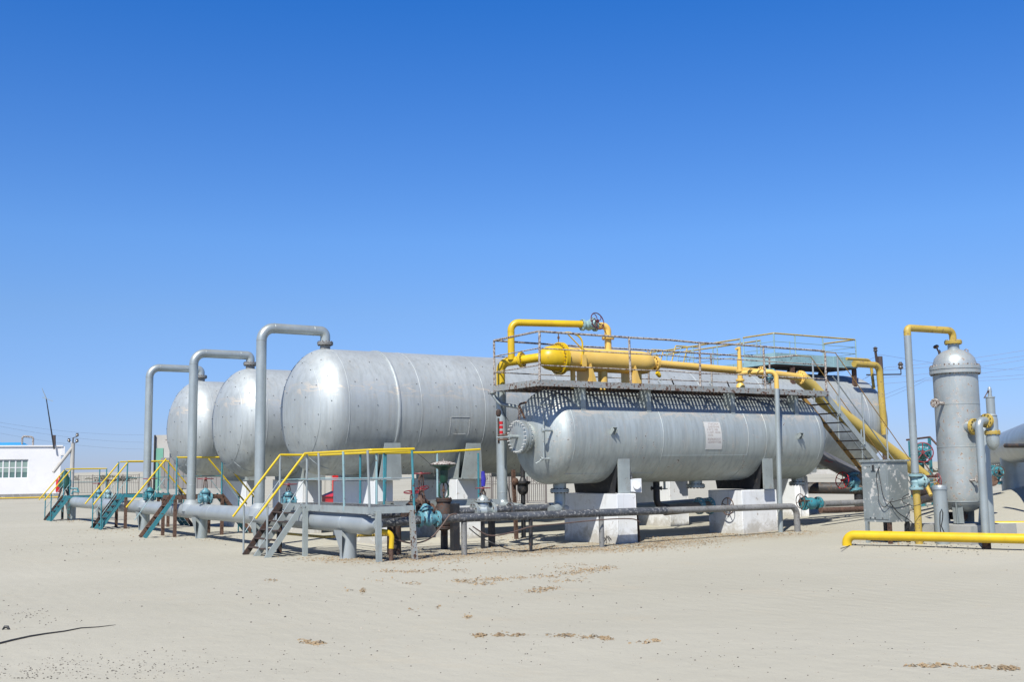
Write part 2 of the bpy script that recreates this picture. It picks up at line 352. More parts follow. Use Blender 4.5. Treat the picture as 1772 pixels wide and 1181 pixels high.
        bm = bmesh.new(); bm.from_mesh(me); bmesh.ops.recalc_face_normals(bm, faces=bm.faces); bm.to_mesh(me); bm.free()
        if smooth:
            me.polygons.foreach_set('use_smooth', [True]*len(me.polygons)); me.set_sharp_from_angle(angle=math.radians(ang))
        me.update()
        o = bpy.data.objects.new(name, me); LINK(o); OFF[o] = off
        if parent is not None: o.parent = parent
        else: o.location = off
        props(o, label, cat, group, kind); return o

# ---------------------------------------------------------------- ground
from mathutils import noise as mnoise
def gz(x, y):
    d = math.hypot(x, y); h = 0.0
    h += 1.42*math.exp(-(((x-32.5)/5.2)**2+((y-16.3)/3.6)**2)/1.6)          # drift behind the tower
    h += .5*math.exp(-(((x-40)/9)**2+((y-22)/6)**2)/2)
    h += .05*mnoise.noise(V((x*.16, y*.16, 3.1)))*min(1, d/12)+.018*mnoise.noise(V((x*.7, y*.7, 8)))
    if d > 70:
        w = min(1, (d-70)/160); h += w*(.7*mnoise.noise(V((x*.008, y*.008, 1)))-.2)
    if d > 260:
        w = min(1, (d-260)/300); h += w*(1.3+3.2*max(0, mnoise.noise(V((x*.0045, y*.0045, 5)))+.25)+.9*mnoise.noise(V((x*.02, y*.02, 2))))*min(1, 900/d)
    return h
b = MB('sand'); NA, NR = 420, 250; vs = []; fs = []
vs.append((0, 0, gz(0, 0)))
for i in range(NR):
    r = 1.2*(9000/1.2)**(i/(NR-1))
    for k in range(NA):
        a = 2*math.pi*k/NA; x, y = r*math.sin(a), r*math.cos(a); vs.append((x, y, gz(x, y)))
for k in range(NA): fs.append((0, 1+k, 1+(k+1) % NA))
for i in range(NR-1):
    for k in range(NA):
        a = 1+i*NA+k; c = 1+i*NA+(k+1) % NA; fs.append((a, a+NA, c+NA, c))
b.add(vs, fs); b.build('ground', kind='structure', loc=(0, 0, 0), ang=180)

# ---------------------------------------------------------------- generic builders
def handwheel(parent, c, ax, R, mat, nsp=5, r=None, name='handwheel', curved=False):
    r = r or R*.06; m = MB(mat); m.torus(c, ax, R, r, 26, 7)
    d, sd, up = frame(ax); c = V(c)
    m.lathe(c-d*R*.14, d, [(0, R*.1), (0, R*.17), (R*.28, R*.17), (R*.28, R*.1)], 10)
    for k in range(nsp):
        a = 2*math.pi*k/nsp+.3; e = sd*math.cos(a)+up*math.sin(a)
        if curved:
            e2 = sd*math.cos(a+.5)+up*math.sin(a+.5)
            m.path([c+e*R*.12, c+e*R*.5, c+(e*.6+e2*.4)*R*.8, c+e2*R*.99], r*.8, 6)
        else: m.tube(c+e*R*.1-d*R*.05, c+e*R*.98, r*.75, 6)
    return m.build(name, parent)
def gate_valve(label, c, pd, sd, s, body='valveblue', wheel='red', wR=1.0, stem=2.6, group=None, flr=1.0, half=1.0, boltmat='rust', yoke='rust', wax=None, curved=False, cat='valve', name='gate_valve', bodyhi=1.0):
    """s = pipe radius. pd pipe direction, sd stem direction."""
    c = V(c); pd = V(pd).normalized(); sd = V(sd); sd = sd.normalized(); L = s*2.3*half
    t = thing(name, label, cat, c, group)
    m = MB(body); m.lathe(c-pd*L, pd, [(0, s*1.05), (L*.35, s*1.1), (L*.7, s*1.5*bodyhi), (L, s*1.75*bodyhi), (L*1.3, s*1.5*bodyhi), (L*1.65, s*1.1), (2*L, s*1.05)], 20)
    m.lathe(c, sd, [(0, s*1.5), (s*1.2, s*1.45), (s*2.0, s*1.3)], 20)
    m.build('valve_body', t)
    for q in (-1, 1):
        f = MB(body); f.flange(c+pd*(L*q), pd, s*1.85*flr, s*.32, 8, boltmat=boltmat); f.build('flange', t)
    bn = MB(body); bc = c+sd*s*2.15
    bn.flange(bc, sd, s*1.8, s*.22, 8, boltmat=boltmat)
    bn.lathe(bc+sd*s*.2, sd, [(0, s*1.45), (s*.35, s*1.35), (s*.9, s*.75), (s*1.25, s*.5)], 18)
    bn.build('bonnet', t)
    yk = MB(yoke); top = c+sd*s*(2.2+stem)
    pp = pd-sd*pd.dot(sd); pp.normalize()
    for q in (-1, 1):
        yk.path([bc+sd*s*1.0+pp*s*.5*q, bc+sd*s*1.6+pp*s*.62*q, top-sd*s*.9+pp*s*.5*q, top-sd*s*.35+pp*s*.2*q], s*.17, 7)
    yk.lathe(top-sd*s*.5, sd, [(0, s*.34), (s*.3, s*.34)], 10)
    yk.build('yoke', t)
    st = MB('rust'); st.tube(bc+sd*s*.9, top+sd*s*.45, s*.13, 8); st.build('stem', t)
    handwheel(t, top, sd, s*2.1*wR, wheel, curved=curved)
    return t
def rail_run(parent, pts, r, mat, name='handrail'):
    m = MB(mat); m.pipe(pts, r, r*2.2, 10, seg=4); return m.build(name, parent)
def post(parent, x, y, z0, z1, r, mat, lean=(0, 0), name='post'):
    m = MB(mat); m.tube((x, y, z0), (x+lean[0], y+lean[1], z1), r, 9); return m.build(name, parent)
def expanded_mesh(m, x0, x1, y0, y1, z, pitch=.075, w=.016, th=.010, ang=24, w2=None):
    """diamond lattice of an expanded-metal deck, real strands"""
    for sg in (-1, 1):
        a = math.radians(ang)*sg; d = V((math.cos(a), math.sin(a), 0)); nrm = V((-d.y, d.x, 0))
        cs = [nrm.dot(V((x, y, 0))) for x in (x0, x1) for y in (y0, y1)]
        k = min(cs)+pitch*.5
        while k < max(cs):
            o = nrm*k; ts = []
            t0, t1 = -1e9, 1e9
            for lo, hi, oo, dd in ((x0, x1, o.x, d.x), (y0, y1, o.y, d.y)):
                ta, tb = (lo-oo)/dd, (hi-oo)/dd
                if ta > tb: ta, tb = tb, ta
                t0 = max(t0, ta); t1 = min(t1, tb)
            if t1-t0 > .05:
                p, q = o+d*t0, o+d*t1; zz = z+(.0 if sg > 0 else -.009)
                m.bar((p.x, p.y, zz), (q.x, q.y, zz), w if sg > 0 or not w2 else w2, th)
            k += pitch
def concrete_block(label, x0, x1, y0, y1, z1, group, bev=.012, taper=0.0, mat='white', name='concrete_block', cat='support block'):
    t = taper; m = MB(mat); z0 = -.25; c = bev
    lo = [(x0-t, y0-t), (x1+t, y0-t), (x1+t, y1+t), (x0-t, y1+t)]
    def ringp(pts, z, ins):
        out = []
        cx = (x0+x1)/2; cy = (y0+y1)/2
        for (x, y) in pts:
            sx = 1 if x > cx else -1; sy = 1 if y > cy else -1
            a = (x-sx*(c+ins), y-sy*ins); bq = (x-sx*ins, y-sy*(c+ins))
            out += [bq, a] if sx*sy < 0 else [a, bq]
        return [V((p[0], p[1], z)) for p in out]
    up = [(x0, y0), (x1, y0), (x1, y1), (x0, y1)]
    m.ring([ringp(lo, z0, 0), ringp(up, z1-c, 0), ringp(up, z1, c*.8)])
    return m.build(name, None, label, cat, group, loc=((x0+x1)/2, (y0+y1)/2, 0), smooth=False)

# ---------------------------------------------------------------- big tanks
def head_prof(R, depth, n=10):
    return [(-depth*math.sin(math.pi/2*(1-k/n)), R*math.cos(math.pi/2*(1-k/n))) for k in range(n+1)]
def big_tank(label, y, zc, R, xs, xe, seams, ribs, nozx, sadx, mark=False):
    t = thing('storage_tank', label, 'tank', ((xs+xe)/2, y, 0), 'large silver horizontal storage tanks')
    dep = R*.58
    prof = [(xs+a, r) for a, r in head_prof(R, dep, 14)]
    prof += [(xs+(xe-xs)*k/60, R) for k in range(1, 60)]
    prof += [(xe-a, r) for a, r in head_prof(R, dep, 14)[::-1]]
    m = MB('tank'); m.lathe((0, y, zc), (1, 0, 0), prof, 72)
    # insulation pins on the shell, small studs
    rnd = random.Random(int(y))
    m.mat('blacksteel')
    for i, xx in enumerate([xs+.25+.55*k for k in range(int((xe-xs-.3)/.55))]):
        if xx > xs+11: break
        for k in range(10):
            a = math.radians(132+k*22+rnd.uniform(-2, 2)); p = V((xx+rnd.uniform(-.03, .03), y+R*math.cos(a), zc+R*math.sin(a)))
            q = V((0, math.cos(a), math.sin(a))); m.tube(p-q*.01, p+q*.018, .009, 5)
    for rr in (.30, .55, .76, .92):
        nn = int(rr*17)
        for k in range(nn):
            a = 2*math.pi*(k+.3*rnd.random())/nn; ph = math.asin(rr)
            p = V((xs-dep*math.cos(ph), y+R*rr*math.cos(a), zc+R*rr*math.sin(a)))
            m.tube(p, p+V((-.018, 0, 0)), .009, 5)
    m.build('shell', t)
    for sx in seams:
        w = MB('tank'); w.lathe((sx, y, zc), (1, 0, 0), [(-.014, R-.002), (-.007, R+.006), (.007, R+.006), (.014, R-.002)], 72, caps=False); w.build('weld_seam', t)
    # petal seam on the head
    for a0 in (245,):
        pts = []
        for k in range(9):
            ph = math.radians(53+k*4); a = math.radians(a0)
            pts.append((xs-dep*math.cos(ph)-.003, y+(R+.003)*math.sin(ph)*math.cos(a), zc+(R+.003)*math.sin(ph)*math.sin(a)))
        w = MB('tank'); w.path(pts, .007, 5); w.build('weld_seam', t)
    ph = math.radians(52); w = MB('tank')
    w.torus((xs-dep*math.cos(ph)-.002, y, zc), (1, 0, 0), R*math.sin(ph), .006, 60, 5)
    w.build('weld_seam', t)
    for sx in ribs:
        r_ = MB('tank'); r_.lathe((sx, y, zc), (1, 0, 0), [(-.035, R-.01), (-.035, R+.022), (-.025, R+.028), (.025, R+.028), (.035, R+.022), (.035, R-.01)], 72, caps=False)
        r_.build('stiffening_ring', t)
    for sx in sadx:
        s = MB('grey'); a0, a1 = (0, 0), (0, 0)
        zt = zc-R*.55; yb = R*.80
        zb = 1.56
        for dx in (0, .34):
            pts = []
            N = 14
            for k in range(N+1):
                a = math.radians(218+(322-218)*k/N); pts.append((sx+dx, y+(R+.006)*math.cos(a), zc+(R+.006)*math.sin(a)))
            low = [(sx+dx, y+yb*.9, zb), (sx+dx, y-yb*.9, zb)]
            poly = pts+low; n_ = len(poly)
            vs2 = [V(p) for p in poly]+[V(p)+V((.025, 0, 0)) for p in poly]
            s.add(vs2, [tuple(range(n_)), tuple(range(n_, 2*n_))[::-1]]+[(i, (i+1) % n_, n_+(i+1) % n_, n_+i) for i in range(n_)])
        # front end plate
        s.hexa([(sx-.12, y-R*.97, zb), (sx+.50, y-R*.97, zb), (sx+.50, y-R*.955, zb), (sx-.12, y-R*.955, zb),
                (sx+.02, y-R*.995, 2.44), (sx+.44, y-R*.995, 2.44), (sx+.44, y-R*.98, 2.44), (sx+.02, y-R*.98, 2.44)])
        s.box(sx-.06, sx+.44, y-R*.985, y+yb*.93, zb-.025, zb-.001)
        s.build('saddle', t, smooth=False)
    nzl = MB('palepipe'); nzl.lathe((nozx, y, zc+R-.05), (0, 0, 1), [(0, .13), (.17, .13)], 20); nzl.flange((nozx, y, zc+R+.15), (0, 0, 1), .2, .035, 12, boltmat='rust'); nzl.build('nozzle', t)
    return t
TY = (25.75, 31.3, 36.1); TR = 1.58; TZ = 3.26; TX0, TX1 = 10.9, 30.3
t3 = big_tank('nearest large silver tank, with a raised ring round it, behind the smaller tank', TY[0], TZ, TR, TX0, TX1, [10.95, 12.9, 14.75, 17.2, 19.8, 22.4, 25, 27.6, 29.6], [12.27], 10.97, [11.85, 14.15, 21.3, 26.5])
t2 = big_tank('middle one of the three large silver tanks with white speckled chipping low on its shell', TY[1], TZ-.02, TR, TX0, TX1, [10.95, 15.5, 18.1], [], 10.97, [12.2, 20])
t1 = big_tank('farthest left large silver tank, partly hidden behind the middle tank', TY[2], TZ-.02, TR, TX0, TX1, [10.95, 15], [], 10.97, [12.2, 20])
def on_shell(x, a, lift=.004): return V((x, TY[0]+(TR+lift)*math.cos(math.radians(a)), TZ+(TR+lift)*math.sin(math.radians(a))))
pw = MB('sign')
for k in range(8): pw.bar(on_shell(13.72, 186+2.2*k), on_shell(13.72, 187.6+2.2*k), .016, .005, (1, 0, 0)); pw.bar(on_shell(14.28, 186+2.2*k), on_shell(14.28, 187.6+2.2*k), .016, .005, (1, 0, 0))
pw.bar(on_shell(13.72, 186), on_shell(14.28, 186), .016, .005); pw.bar(on_shell(13.85, 202), on_shell(14.2, 202), .012, .005)
pw.build('patch_outline', t3)
# red painted figure on the near tank head
g = MB('redbright')
def on_head(yy, zz): # surface point of the near head
    rr = min(.985, math.hypot(yy-TY[0], zz-TZ)/TR); return V((TX0-TR*.58*math.sqrt(1-rr*rr)-.006, yy, zz))
pts = [(1.18, -.62), (1.10, -.55), (1.04, -.63), (1.10, -.78), (1.0, -.80), (.93, -.92), (.98, -1.05)]
for a, c in zip(pts[:-1], pts[1:]): g.bar(on_head(TY[0]+a[0], TZ+a[1]), on_head(TY[0]+c[0], TZ+c[1]), .035, .006, (0, 1, 0))
g.build('painted_mark', t3, label='red painted figure on the tank head')

# concrete under the large tanks
GB = 'white concrete blocks under the tanks'
concrete_block('white block under the near end of the nearest large tank, beside the red sand box', 11.75, 12.25, 24.5, 27.0, 1.53, GB)
concrete_block('white block with a grey steel saddle above it, behind the green actuator valve', 14.05, 14.85, 24.5, 27.0, 1.53, GB)
concrete_block('striped-shadow white block seen below the middle of the smaller front tank', 21.15, 21.85, 24.5, 27.0, 1.53, GB)
concrete_block('white block with cut corners just right of the smaller tank, beside the black pipe', 26.4, 27.0, 24.5, 27.0, 1.53, GB, bev=.12)
concrete_block('white block under the middle large tank, behind the near handrails', 12.15, 12.75, 30.1, 32.5, 1.53, GB)
concrete_block('white block under the farthest large tank', 12.15, 12.75, 34.9, 37.3, 1.53, GB)

# ---------------------------------------------------------------- header pipe and risers
HX, HZP, HR = 9.3, .73, .205
t = thing('header_pipe', 'long thick grey header pipe running low on cylinder stands under the yellow-railed steps', 'pipe', (HX, 30, 0))
m = MB('header'); m.lathe((HX, 19.6, HZP), (0, 1, 0), [(-.36, .10), (-.2, .115), (-.14, .15), (-.03, HR-.01), (0, HR)]+[(k*.75, HR+(.004 if k % 3 == 1 else 0)) for k in range(1, 39)]+[(29, HR*.8), (29.1, .05)], 36)
for yy in (20.6, 23.9, 29.2, 33.0, 39.6): m.torus((HX, yy, HZP), (0, 1, 0), HR+.001, .007, 36, 5)
m.build('pipe_body', t)
for yy, dia in ((20.65, .17), (30.35, .16), (36.4, .17), (42.2, .16), (47.6, .14), (25.6, .15)):
    s = MB('header' if yy < 21 else 'silver'); s.tube((HX+.02, yy, -.3), (HX+.02, yy, HZP-HR+.06), dia, 22)
    s.add([(HX-.21, yy-.22, HZP-HR*.7), (HX-.20, yy-.20, HZP-HR*.9), (HX-.16, yy-.1, .05), (HX-.21, yy+.2, HZP-HR*.7)], [(0, 1, 2), (0, 2, 3)])
    s.build('pipe_stand', t)
RG = 'tall grey goose-neck pipes rising to the large tanks'
for k, (yy, lab, rr) in enumerate(((TY[0], 'tallest looking grey goose-neck pipe, to the nearest large tank', .125), (TY[1], 'middle grey goose-neck pipe, to the middle large tank', .125), (TY[2], 'leftmost grey goose-neck pipe, to the farthest large tank', .12))):
    t = thing('riser_pipe', lab, 'pipe', (HX, yy, 0), RG)
    top = 5.30 if k == 0 else 5.22
    m = MB('silver'); m.pipe([(HX, yy, HZP+.1), (HX, yy, top), (10.97, yy, top), (10.97, yy, 4.98+(0.04 if k == 0 else 0))], rr, .32, 22, seg=10)
    for zz in (top-.32, 1.45): m.torus((HX, yy, zz), (0, 0, 1), rr, .006, 24, 5)
    m.torus((HX+.32, yy, top), (1, 0, 0), rr, .006, 24, 5); m.torus((10.65, yy, top), (1, 0, 0), rr, .006, 24, 5)
    m.build('pipe_body', t)
    c = MB('header'); c.lathe((HX, yy, HZP), (0, 0, 1), [(0, .26), (HR*.9, .24), (HR+.08, .15), (HR+.10, rr)], 22); c.build('branch_saddle', t)

# ---------------------------------------------------------------- crossover platforms
def stairs(parent, x0, x1, ys, z0, z1, n, mats, rail=None, wid=.11, railmat='yellowrail', postmat='teal', ext=.0, railh=1.06, midmat='paleblue'):
    """ys: stringer positions; from (x0,z0) foot to (x1,z1) top"""
    for i, yy in enumerate(ys):
        s = MB(mats[len(ys)-1-i]); s.bar((x0, yy, z0), (x1, yy, z1), .04, wid, side=(0, 1, 0)); s.build('stringer', parent, smooth=False)
    for k in range(1, n+1):
        f = k/(n+1); xx = x0+(x1-x0)*f; zz = z0+(z1-z0)*f
        q = MB(mats[0]); q.box(xx-.075, xx+.075, min(ys)+.02, max(ys)-.02, zz-.010, zz+.010); q.build('tread', parent, smooth=False)
    if rail is not None:
        dx = (x1-x0); sg = 1 if dx > 0 else -1
        for yy in rail:
            fx = x0-sg*.02; fz = z0+railh*.80
            slope = (z1-z0)/abs(dx)
            topx = x1; rail_run(parent, [(fx-sg*.22, yy, fz-.02), (topx+sg*.02, yy, z1+railh)], .024, railmat)
            rail_run(parent, [(fx+sg*.02, yy, z0+.45), (topx, yy, z1+.5)], .010, midmat, 'mid_rail')
            if len(rail) > 1: post(parent, fx+sg*.03, yy, z0-.05, fz+.23, .022, postmat)
def crossover(label, yc, hw, x0, x1, zt, ys, foot, legm, group, n=4, far=True, leftrail=True, mats=('darkrust', 'teal', 'teal'), beam='teal', postm='teal', wheel=True, backrail=True, zr=1.08, z0=0.0):
    t = thing('crossover_platform', label, 'platform', ((x0+x1)/2, yc, 0), group)
    y0, y1 = yc-hw, yc+hw
    d = MB('darkrust'); expanded_mesh(d, x0+.03, x1-.03, y0+.03, y1-.03, zt-.005, .09); d.build('deck', t, smooth=False)
    e = MB(beam)
    e.box(x0, x1, y0-.03, y0, zt-.12, zt); e.box(x0, x1, y1, y1+.03, zt-.12, zt)
    e.box(x0-.03, x0-.001, y0-.03, y1+.03, zt-.119, zt+.001); e.box(x1+.001, x1+.03, y0-.03, y1+.03, zt-.119, zt+.001)
    e.build('edge_beam', t, smooth=False)
    for xx in (x0-.02, x1+.02):
        for yy in (y0, y1):
            L = MB(legm); L.bar((xx, yy, -.3), (xx, yy, zt-.10), .09, .07); L.build('leg', t, smooth=False)
    stairs(t, x0-foot, x0, ys, z0, zt, n, mats, rail=(y0, y1) if leftrail else (y1-.05,), postmat=postm)
    if far: stairs(t, x1+foot+.1, x1, ys, z0, zt, n, mats[::-1], rail=(y0, y1), postmat=postm)
    rail_run(t, [(x0, y0, zt+zr), (x1, y0, zt+zr)], .024, 'yellowrail')
    rail_run(t, [(x0, y0, zt+zr*.5), (x1, y0, zt+zr*.5)], .010, 'teal', 'mid_rail')
    for xx in (x0, x1): post(t, xx, y0, zt-.1, zt+zr, .024, postm)
    if backrail:
        rail_run(t, [(x0+.05, y1, zt+zr), (x1-.05, y1, zt+zr)], .024, 'yellowrail')
        for xx in (x0, x1): post(t, xx, y1, zt-.1, zt+zr, .024, postm)
    return t
PG = 'teal stepped crossovers over the header pipe'
crossover('teal and rusty crossover whose left ladder has a single handrail', 32.45, .62, 9.03, 10.35, 1.16, (31.85, 32.35), .85, 'rust', PG, 3, leftrail=False, mats=('rust', 'teal'), beam='rust', backrail=False)
crossover('teal crossover with double yellow handrails beside the leftmost goose-neck', 38.25, .62, 9.05, 10.4, 1.14, (37.75, 38.35, 38.95), .80, 'rust', PG, 5)
crossover('smallest looking teal crossover at the far left end, in front of the white building', 47.7, .62, 9.1, 10.5, .98, (47.1, 47.7, 48.3), .70, 'tealrust', PG, 4, far=False)

# near platform with grey steps
t = thing('service_platform', 'near grey platform with long yellow handrails and grey steps, front left', 'platform', (9.6, 21, 0))
Z = 1.07
d = MB('edge'); expanded_mesh(d, 9.12, 10.05, 19.27, 23.75, Z-.008, .085, .018); d.build('deck', t, smooth=False)
e = MB('grey')
e.box(9.08, 9.12, 19.2, 23.78, Z-.13, Z); e.box(10.05, 10.09, 19.2, 23.78, Z-.13, Z)
e.box(9.121, 10.049, 19.2, 19.24, Z-.13, Z-.001); e.box(9.121, 10.049, 23.74, 23.78, Z-.13, Z-.001)
e.build('edge_beam', t, smooth=False)
for (xx, yy, lm, ln) in ((9.28, 19.2, 'grey', .03), (10.0, 19.2, 'edge', .09), (9.03, 22.2, 'grey', 0), (10.05, 22.2, 'darkrust', 0), (9.03, 23.7, 'darkrust', 0)):
    L = MB(lm); L.bar((xx+ln, yy, -.3), (xx, yy, Z-.08), .10, .08); L.build('leg', t, smooth=False)
stairs(t, 8.22, 9.03, (22.3, 22.95, 23.65), -.04, Z, 5, ('darkrust', 'grey', 'grey'), rail=(22.3, 23.75), postmat='silver', railh=1.08, wid=.12, midmat='silver')
for pts in ([(9.05, 22.3, Z+1.08), (9.12, 19.22, Z+1.08), (10.07, 19.22, Z+1.10)], [(9.05, 23.75, Z+1.08), (10.0, 23.72, Z+1.07), (10.07, 19.35, Z+1.07)], [(10.07, 22.6, Z+1.08), (12.3, 22.55, Z+1.1), (13.55, 22.5, Z+1.17)]):
    rail_run(t, pts, .026, 'yellowrail')
rail_run(t, [(9.08, 22.3, Z+.52), (9.12, 19.22, Z+.52), (10.07, 19.22, Z+.54)], .013, 'silver', 'mid_rail')
rail_run(t, [(9.08, 23.75, Z+.52), (10.05, 23.72, Z+.54), (10.07, 20.2, Z+.54)], .011, 'paleblue', 'mid_rail')
for (xx, yy, mm, ln) in ((9.1, 22.3, 'silver', 0), (9.08, 21.55, 'silver', -.03), (9.1, 20.35, 'paleblue', -.03), (9.12, 19.22, 'silver', -.05), (10.07, 19.22, 'teal', -.05), (9.05, 23.75, 'silver', 0), (10.07, 21.7, 'teal', .0), (10.07, 20.9, 'paleblue', 0), (10.07, 20.55, 'teal', 0), (11.1, 22.6, 'teal', .02), (12.42, 22.55, 'paleblue', .0), (13.5, 22.5, 'teal', .0)):
    post(t, xx, yy, Z-.1, Z+1.08, .024, mm, lean=(ln, 0))
w = MB('edge'); expanded_mesh(w, 10.9, 13.6, 21.75, 22.5, Z+.0, .085, .018); w.mat('grey').box(10.9, 13.6, 21.70, 21.74, Z-.12, Z+.01); w.box(10.9, 13.6, 22.52, 22.56, Z-.12, Z+.01)
w.build('walkway', t, smooth=False)
for xx in (11.0, 12.2, 13.45): L = MB('blacksteel'); L.bar((xx, 21.85, -.3), (xx, 21.85, Z-.1), .12, .12); L.build('leg', t, smooth=False)

# ---------------------------------------------------------------- front pipes
FY = 19.85
t = thing('weathered_pipe', 'long peeling dark pipe crossing low before the white blocks, right end bent down', 'pipe', (16, FY, 0))
m = MB('darkpipe'); m.pipe([(9.3, 19.3, .73), (9.6, FY-.25, .74), (10.75, FY, .77)], .085, .12, 18); m.build('pipe_body', t)
m = MB('darkpipe'); m.pipe([(10.75, FY, .77), (13.6, FY+.02, .76), (17.0, FY+.02, .75)], .088, .3, 18); m.build('pipe_body', t)
m = MB('palepipe'); m.pipe([(17.0, FY+.02, .75), (21.32, FY, .73), (21.34, FY, -.3)], .078, .22, 18)
m.build('pipe_body', t)
for xx, mm in ((11.55, 'palepipe'), (13.2, 'blacksteel'), (15.1, 'palepipe')):
    s = MB(mm); s.tube((xx, FY, -.3), (xx, FY, .68), .06 if mm != 'blacksteel' else .035, 14); s.build('pipe_stand', t)
t = thing('insulated_pipe', 'second peeling pipe behind the front one, ending in a wrapped elbow below the smaller tank', 'pipe', (13, 21.5, 0))
m = MB('darkpipe'); m.pipe([(9.6, 20.6, .82), (10.6, 21.5, .82), (15.0, 21.5, .86)], .085, .3, 18); m.build('pipe_body', t)
m = MB('sign'); m.pipe([(14.85, 21.5, .86), (15.12, 21.5, .86), (15.3, 21.42, .78)], .098, .12, 16)
for k in range(8): m.torus((14.87+.03*k, 21.5, .86), (1, .1*k-.3, 0), .098, .008, 18, 5)
m.build('wrapped_elbow', t)
f = MB('darkpipe'); f.flange((13.75, 21.5, .84), (1, 0, 0), .16, .03, 10, boltmat='rust'); f.build('flange', t)
for xx in (13.0, 14.3): s = MB('blacksteel'); s.bar((xx, 21.5, -.3), (xx, 21.5, .8), .07, .07); s.build('pipe_stand', t, smooth=False)

# riser at the left end of the deck
t = thing('vertical_drain_pipe', 'grey vertical pipe with a yellow top dropping from the deck end, left of the manway', 'pipe', (14.02, 22.28, 0))
m = MB('silver'); m.pipe([(14.02, 22.28, 3.62), (14.02, 22.28, .88), (14.02, 21.5, .84)], .125, .2, 22); m.torus((14.02, 22.28, 1.22), (0, 0, 1), .125, .006, 22, 5); m.build('pipe_body', t)
m = MB('cable'); m.path([(13.86, 22.12, 3.4), (14.0, 22.14, 3.1), (14.14, 22.14, 2.9)], .006, 5); m.build('wire', t)

# ---------------------------------------------------------------- small front tank
SY, SZ, SR = 21.3, 2.5, 1.10; SX0, SX1 = 14.66, 22.8
t = thing('separator_tank', 'smaller weathered silver tank with bolted manway and white notice sheet, under the rusty deck', 'tank', (18.5, SY, 0))
dep = .56; prof = [(SX0+a, r) for a, r in head_prof(SR, dep, 14)]+[(SX0+(SX1-SX0)*k/50, SR) for k in range(1, 50)]+[(SX1-a, r) for a, r in head_prof(SR, dep, 14)[::-1]]
m = MB('tank_small'); m.lathe((0, SY, SZ), (1, 0, 0), prof, 72); m.build('shell', t)
for sx in (SX0+.03, 17.3, 20.1, 20.75, SX1-.05):
    m = MB('tank_small'); m.lathe((sx, SY, SZ), (1, 0, 0), [(-.012, SR-.002), (-.006, SR+.006), (.006, SR+.006), (.012, SR-.002)], 72, caps=False); m.build('weld_seam', t)
for (xa, xb, a) in ((17.3, 20.1, 205), (14.65, 17.3, 232), (20.75, 22.4, 222)):
    aa = math.radians(a); m = MB('tank_small'); m.bar((xa, SY+(SR+.001)*math.cos(aa), SZ+(SR+.001)*math.sin(aa)), (xb, SY+(SR+.001)*math.cos(aa), SZ+(SR+.001)*math.sin(aa)), .012, .008); m.build('weld_seam', t)
mw = MB('tank_small'); mw.lathe((14.35, SY, SZ), (-1, 0, 0), [(0, .31), (.36, .31)], 36)
mw.mat('tower'); mw.lathe((13.98, SY, SZ), (-1, 0, 0), [(0, .33), (.0, .385), (.06, .385), (.065, .34), (.07, .34), (.075, .385), (.135, .385), (.14, .37)], 40)
mwo = mw.build('manway', t)
bl = MB('sign')
for k in range(24):
    a = 2*math.pi*k/24; e = V((0, math.cos(a), math.sin(a)))*.355; c = V((13.9, SY, SZ))+e
    bl.tube(c+V((.13, 0, 0)), c+V((-.115, 0, 0)), .017, 6)
bl.build('bolt_ring', mwo)
mh = MB('grey'); mh.tube((13.85, SY, SZ), (13.62, SY, SZ), .045, 12); mh.tube((13.66, SY, SZ), (13.60, SY, SZ), .06, 12); mh.tube((13.62, SY, SZ), (13.3, SY+.05, SZ-.02), .02, 8); mh.build('centre_spout', mwo)
dv = MB('rust'); dv.pipe([(14.05, SY, SZ+.42), (13.95, SY, SZ+.62), (13.88, SY, SZ+.75), (14.1, SY, SZ+.80)], .025, .1, 8)
for k in range(5): dv.torus((13.9, SY, SZ+.42+.07*k), (1, k % 2, 0), .03, .009, 10, 5)
dv.build('lifting_chain', t)
vh = MB('grey'); vh.pipe([(14.2, SY+.5, SZ+.72), (13.85, SY+.75, SZ+.80), (13.72, SY+.9, SZ+1.06)], .045, .2, 12); vh.flange((13.72, SY+.9, SZ+1.07), (0, 0, 1), .1, .02, 6, boltmat='rust', pair=False); vh.build('vent_horn', t)
gg = MB('grey'); c0 = V((14.16, SY-.62, SZ)); gg.tube(c0+V((0, 0, .75)), c0+V((-.02, 0, -.55)), .018, 8)
for zz in (.72, -.52): gg.tube(c0+V((.2, 0, zz)), c0+V((-.09, 0, zz)), .022, 8); gg.torus(c0+V((-.09, 0, zz)), (1, 0, 0), .04, .014, 12, 6)
gg.tube(c0+V((-.01, .0, -.52)), c0+V((-.16, .12, -.62)), .012, 6); gg.build('level_gauge', t)
for (yy, zz) in ((-.80, .12),):
    nn = MB('silver'); nn.tube((14.25, SY+yy, SZ+zz), (14.0, SY+yy-.04, SZ+zz), .03, 10); nn.lathe((14.0, SY+yy-.04, SZ+zz), (-1, 0, 0), [(0, .055), (.03, .06), (.05, .05)], 10); nn.build('small_nozzle', t)
def bracket(x, a):
    aa = math.radians(a); o = V((x, SY+SR*math.cos(aa), SZ+SR*math.sin(aa))); q = V((0, math.cos(aa), math.sin(aa)))
    k = MB('grey'); k.bar(o, o+q*.13+V((0, 0, .02)), .12, .012, (1, 0, 0)); k.bar(o+V((-.055, 0, -.10)), o+q*.12+V((-.055, 0, -.01)), .10, .012, (0, 0, 1)); k.bar(o+V((.055, 0, -.10)), o+q*.12+V((.055, 0, -.01)), .10, .012, (0, 0, 1))
    k.build('lug', t, smooth=False)
bracket(15.75, 172); bracket(21.9, 176)
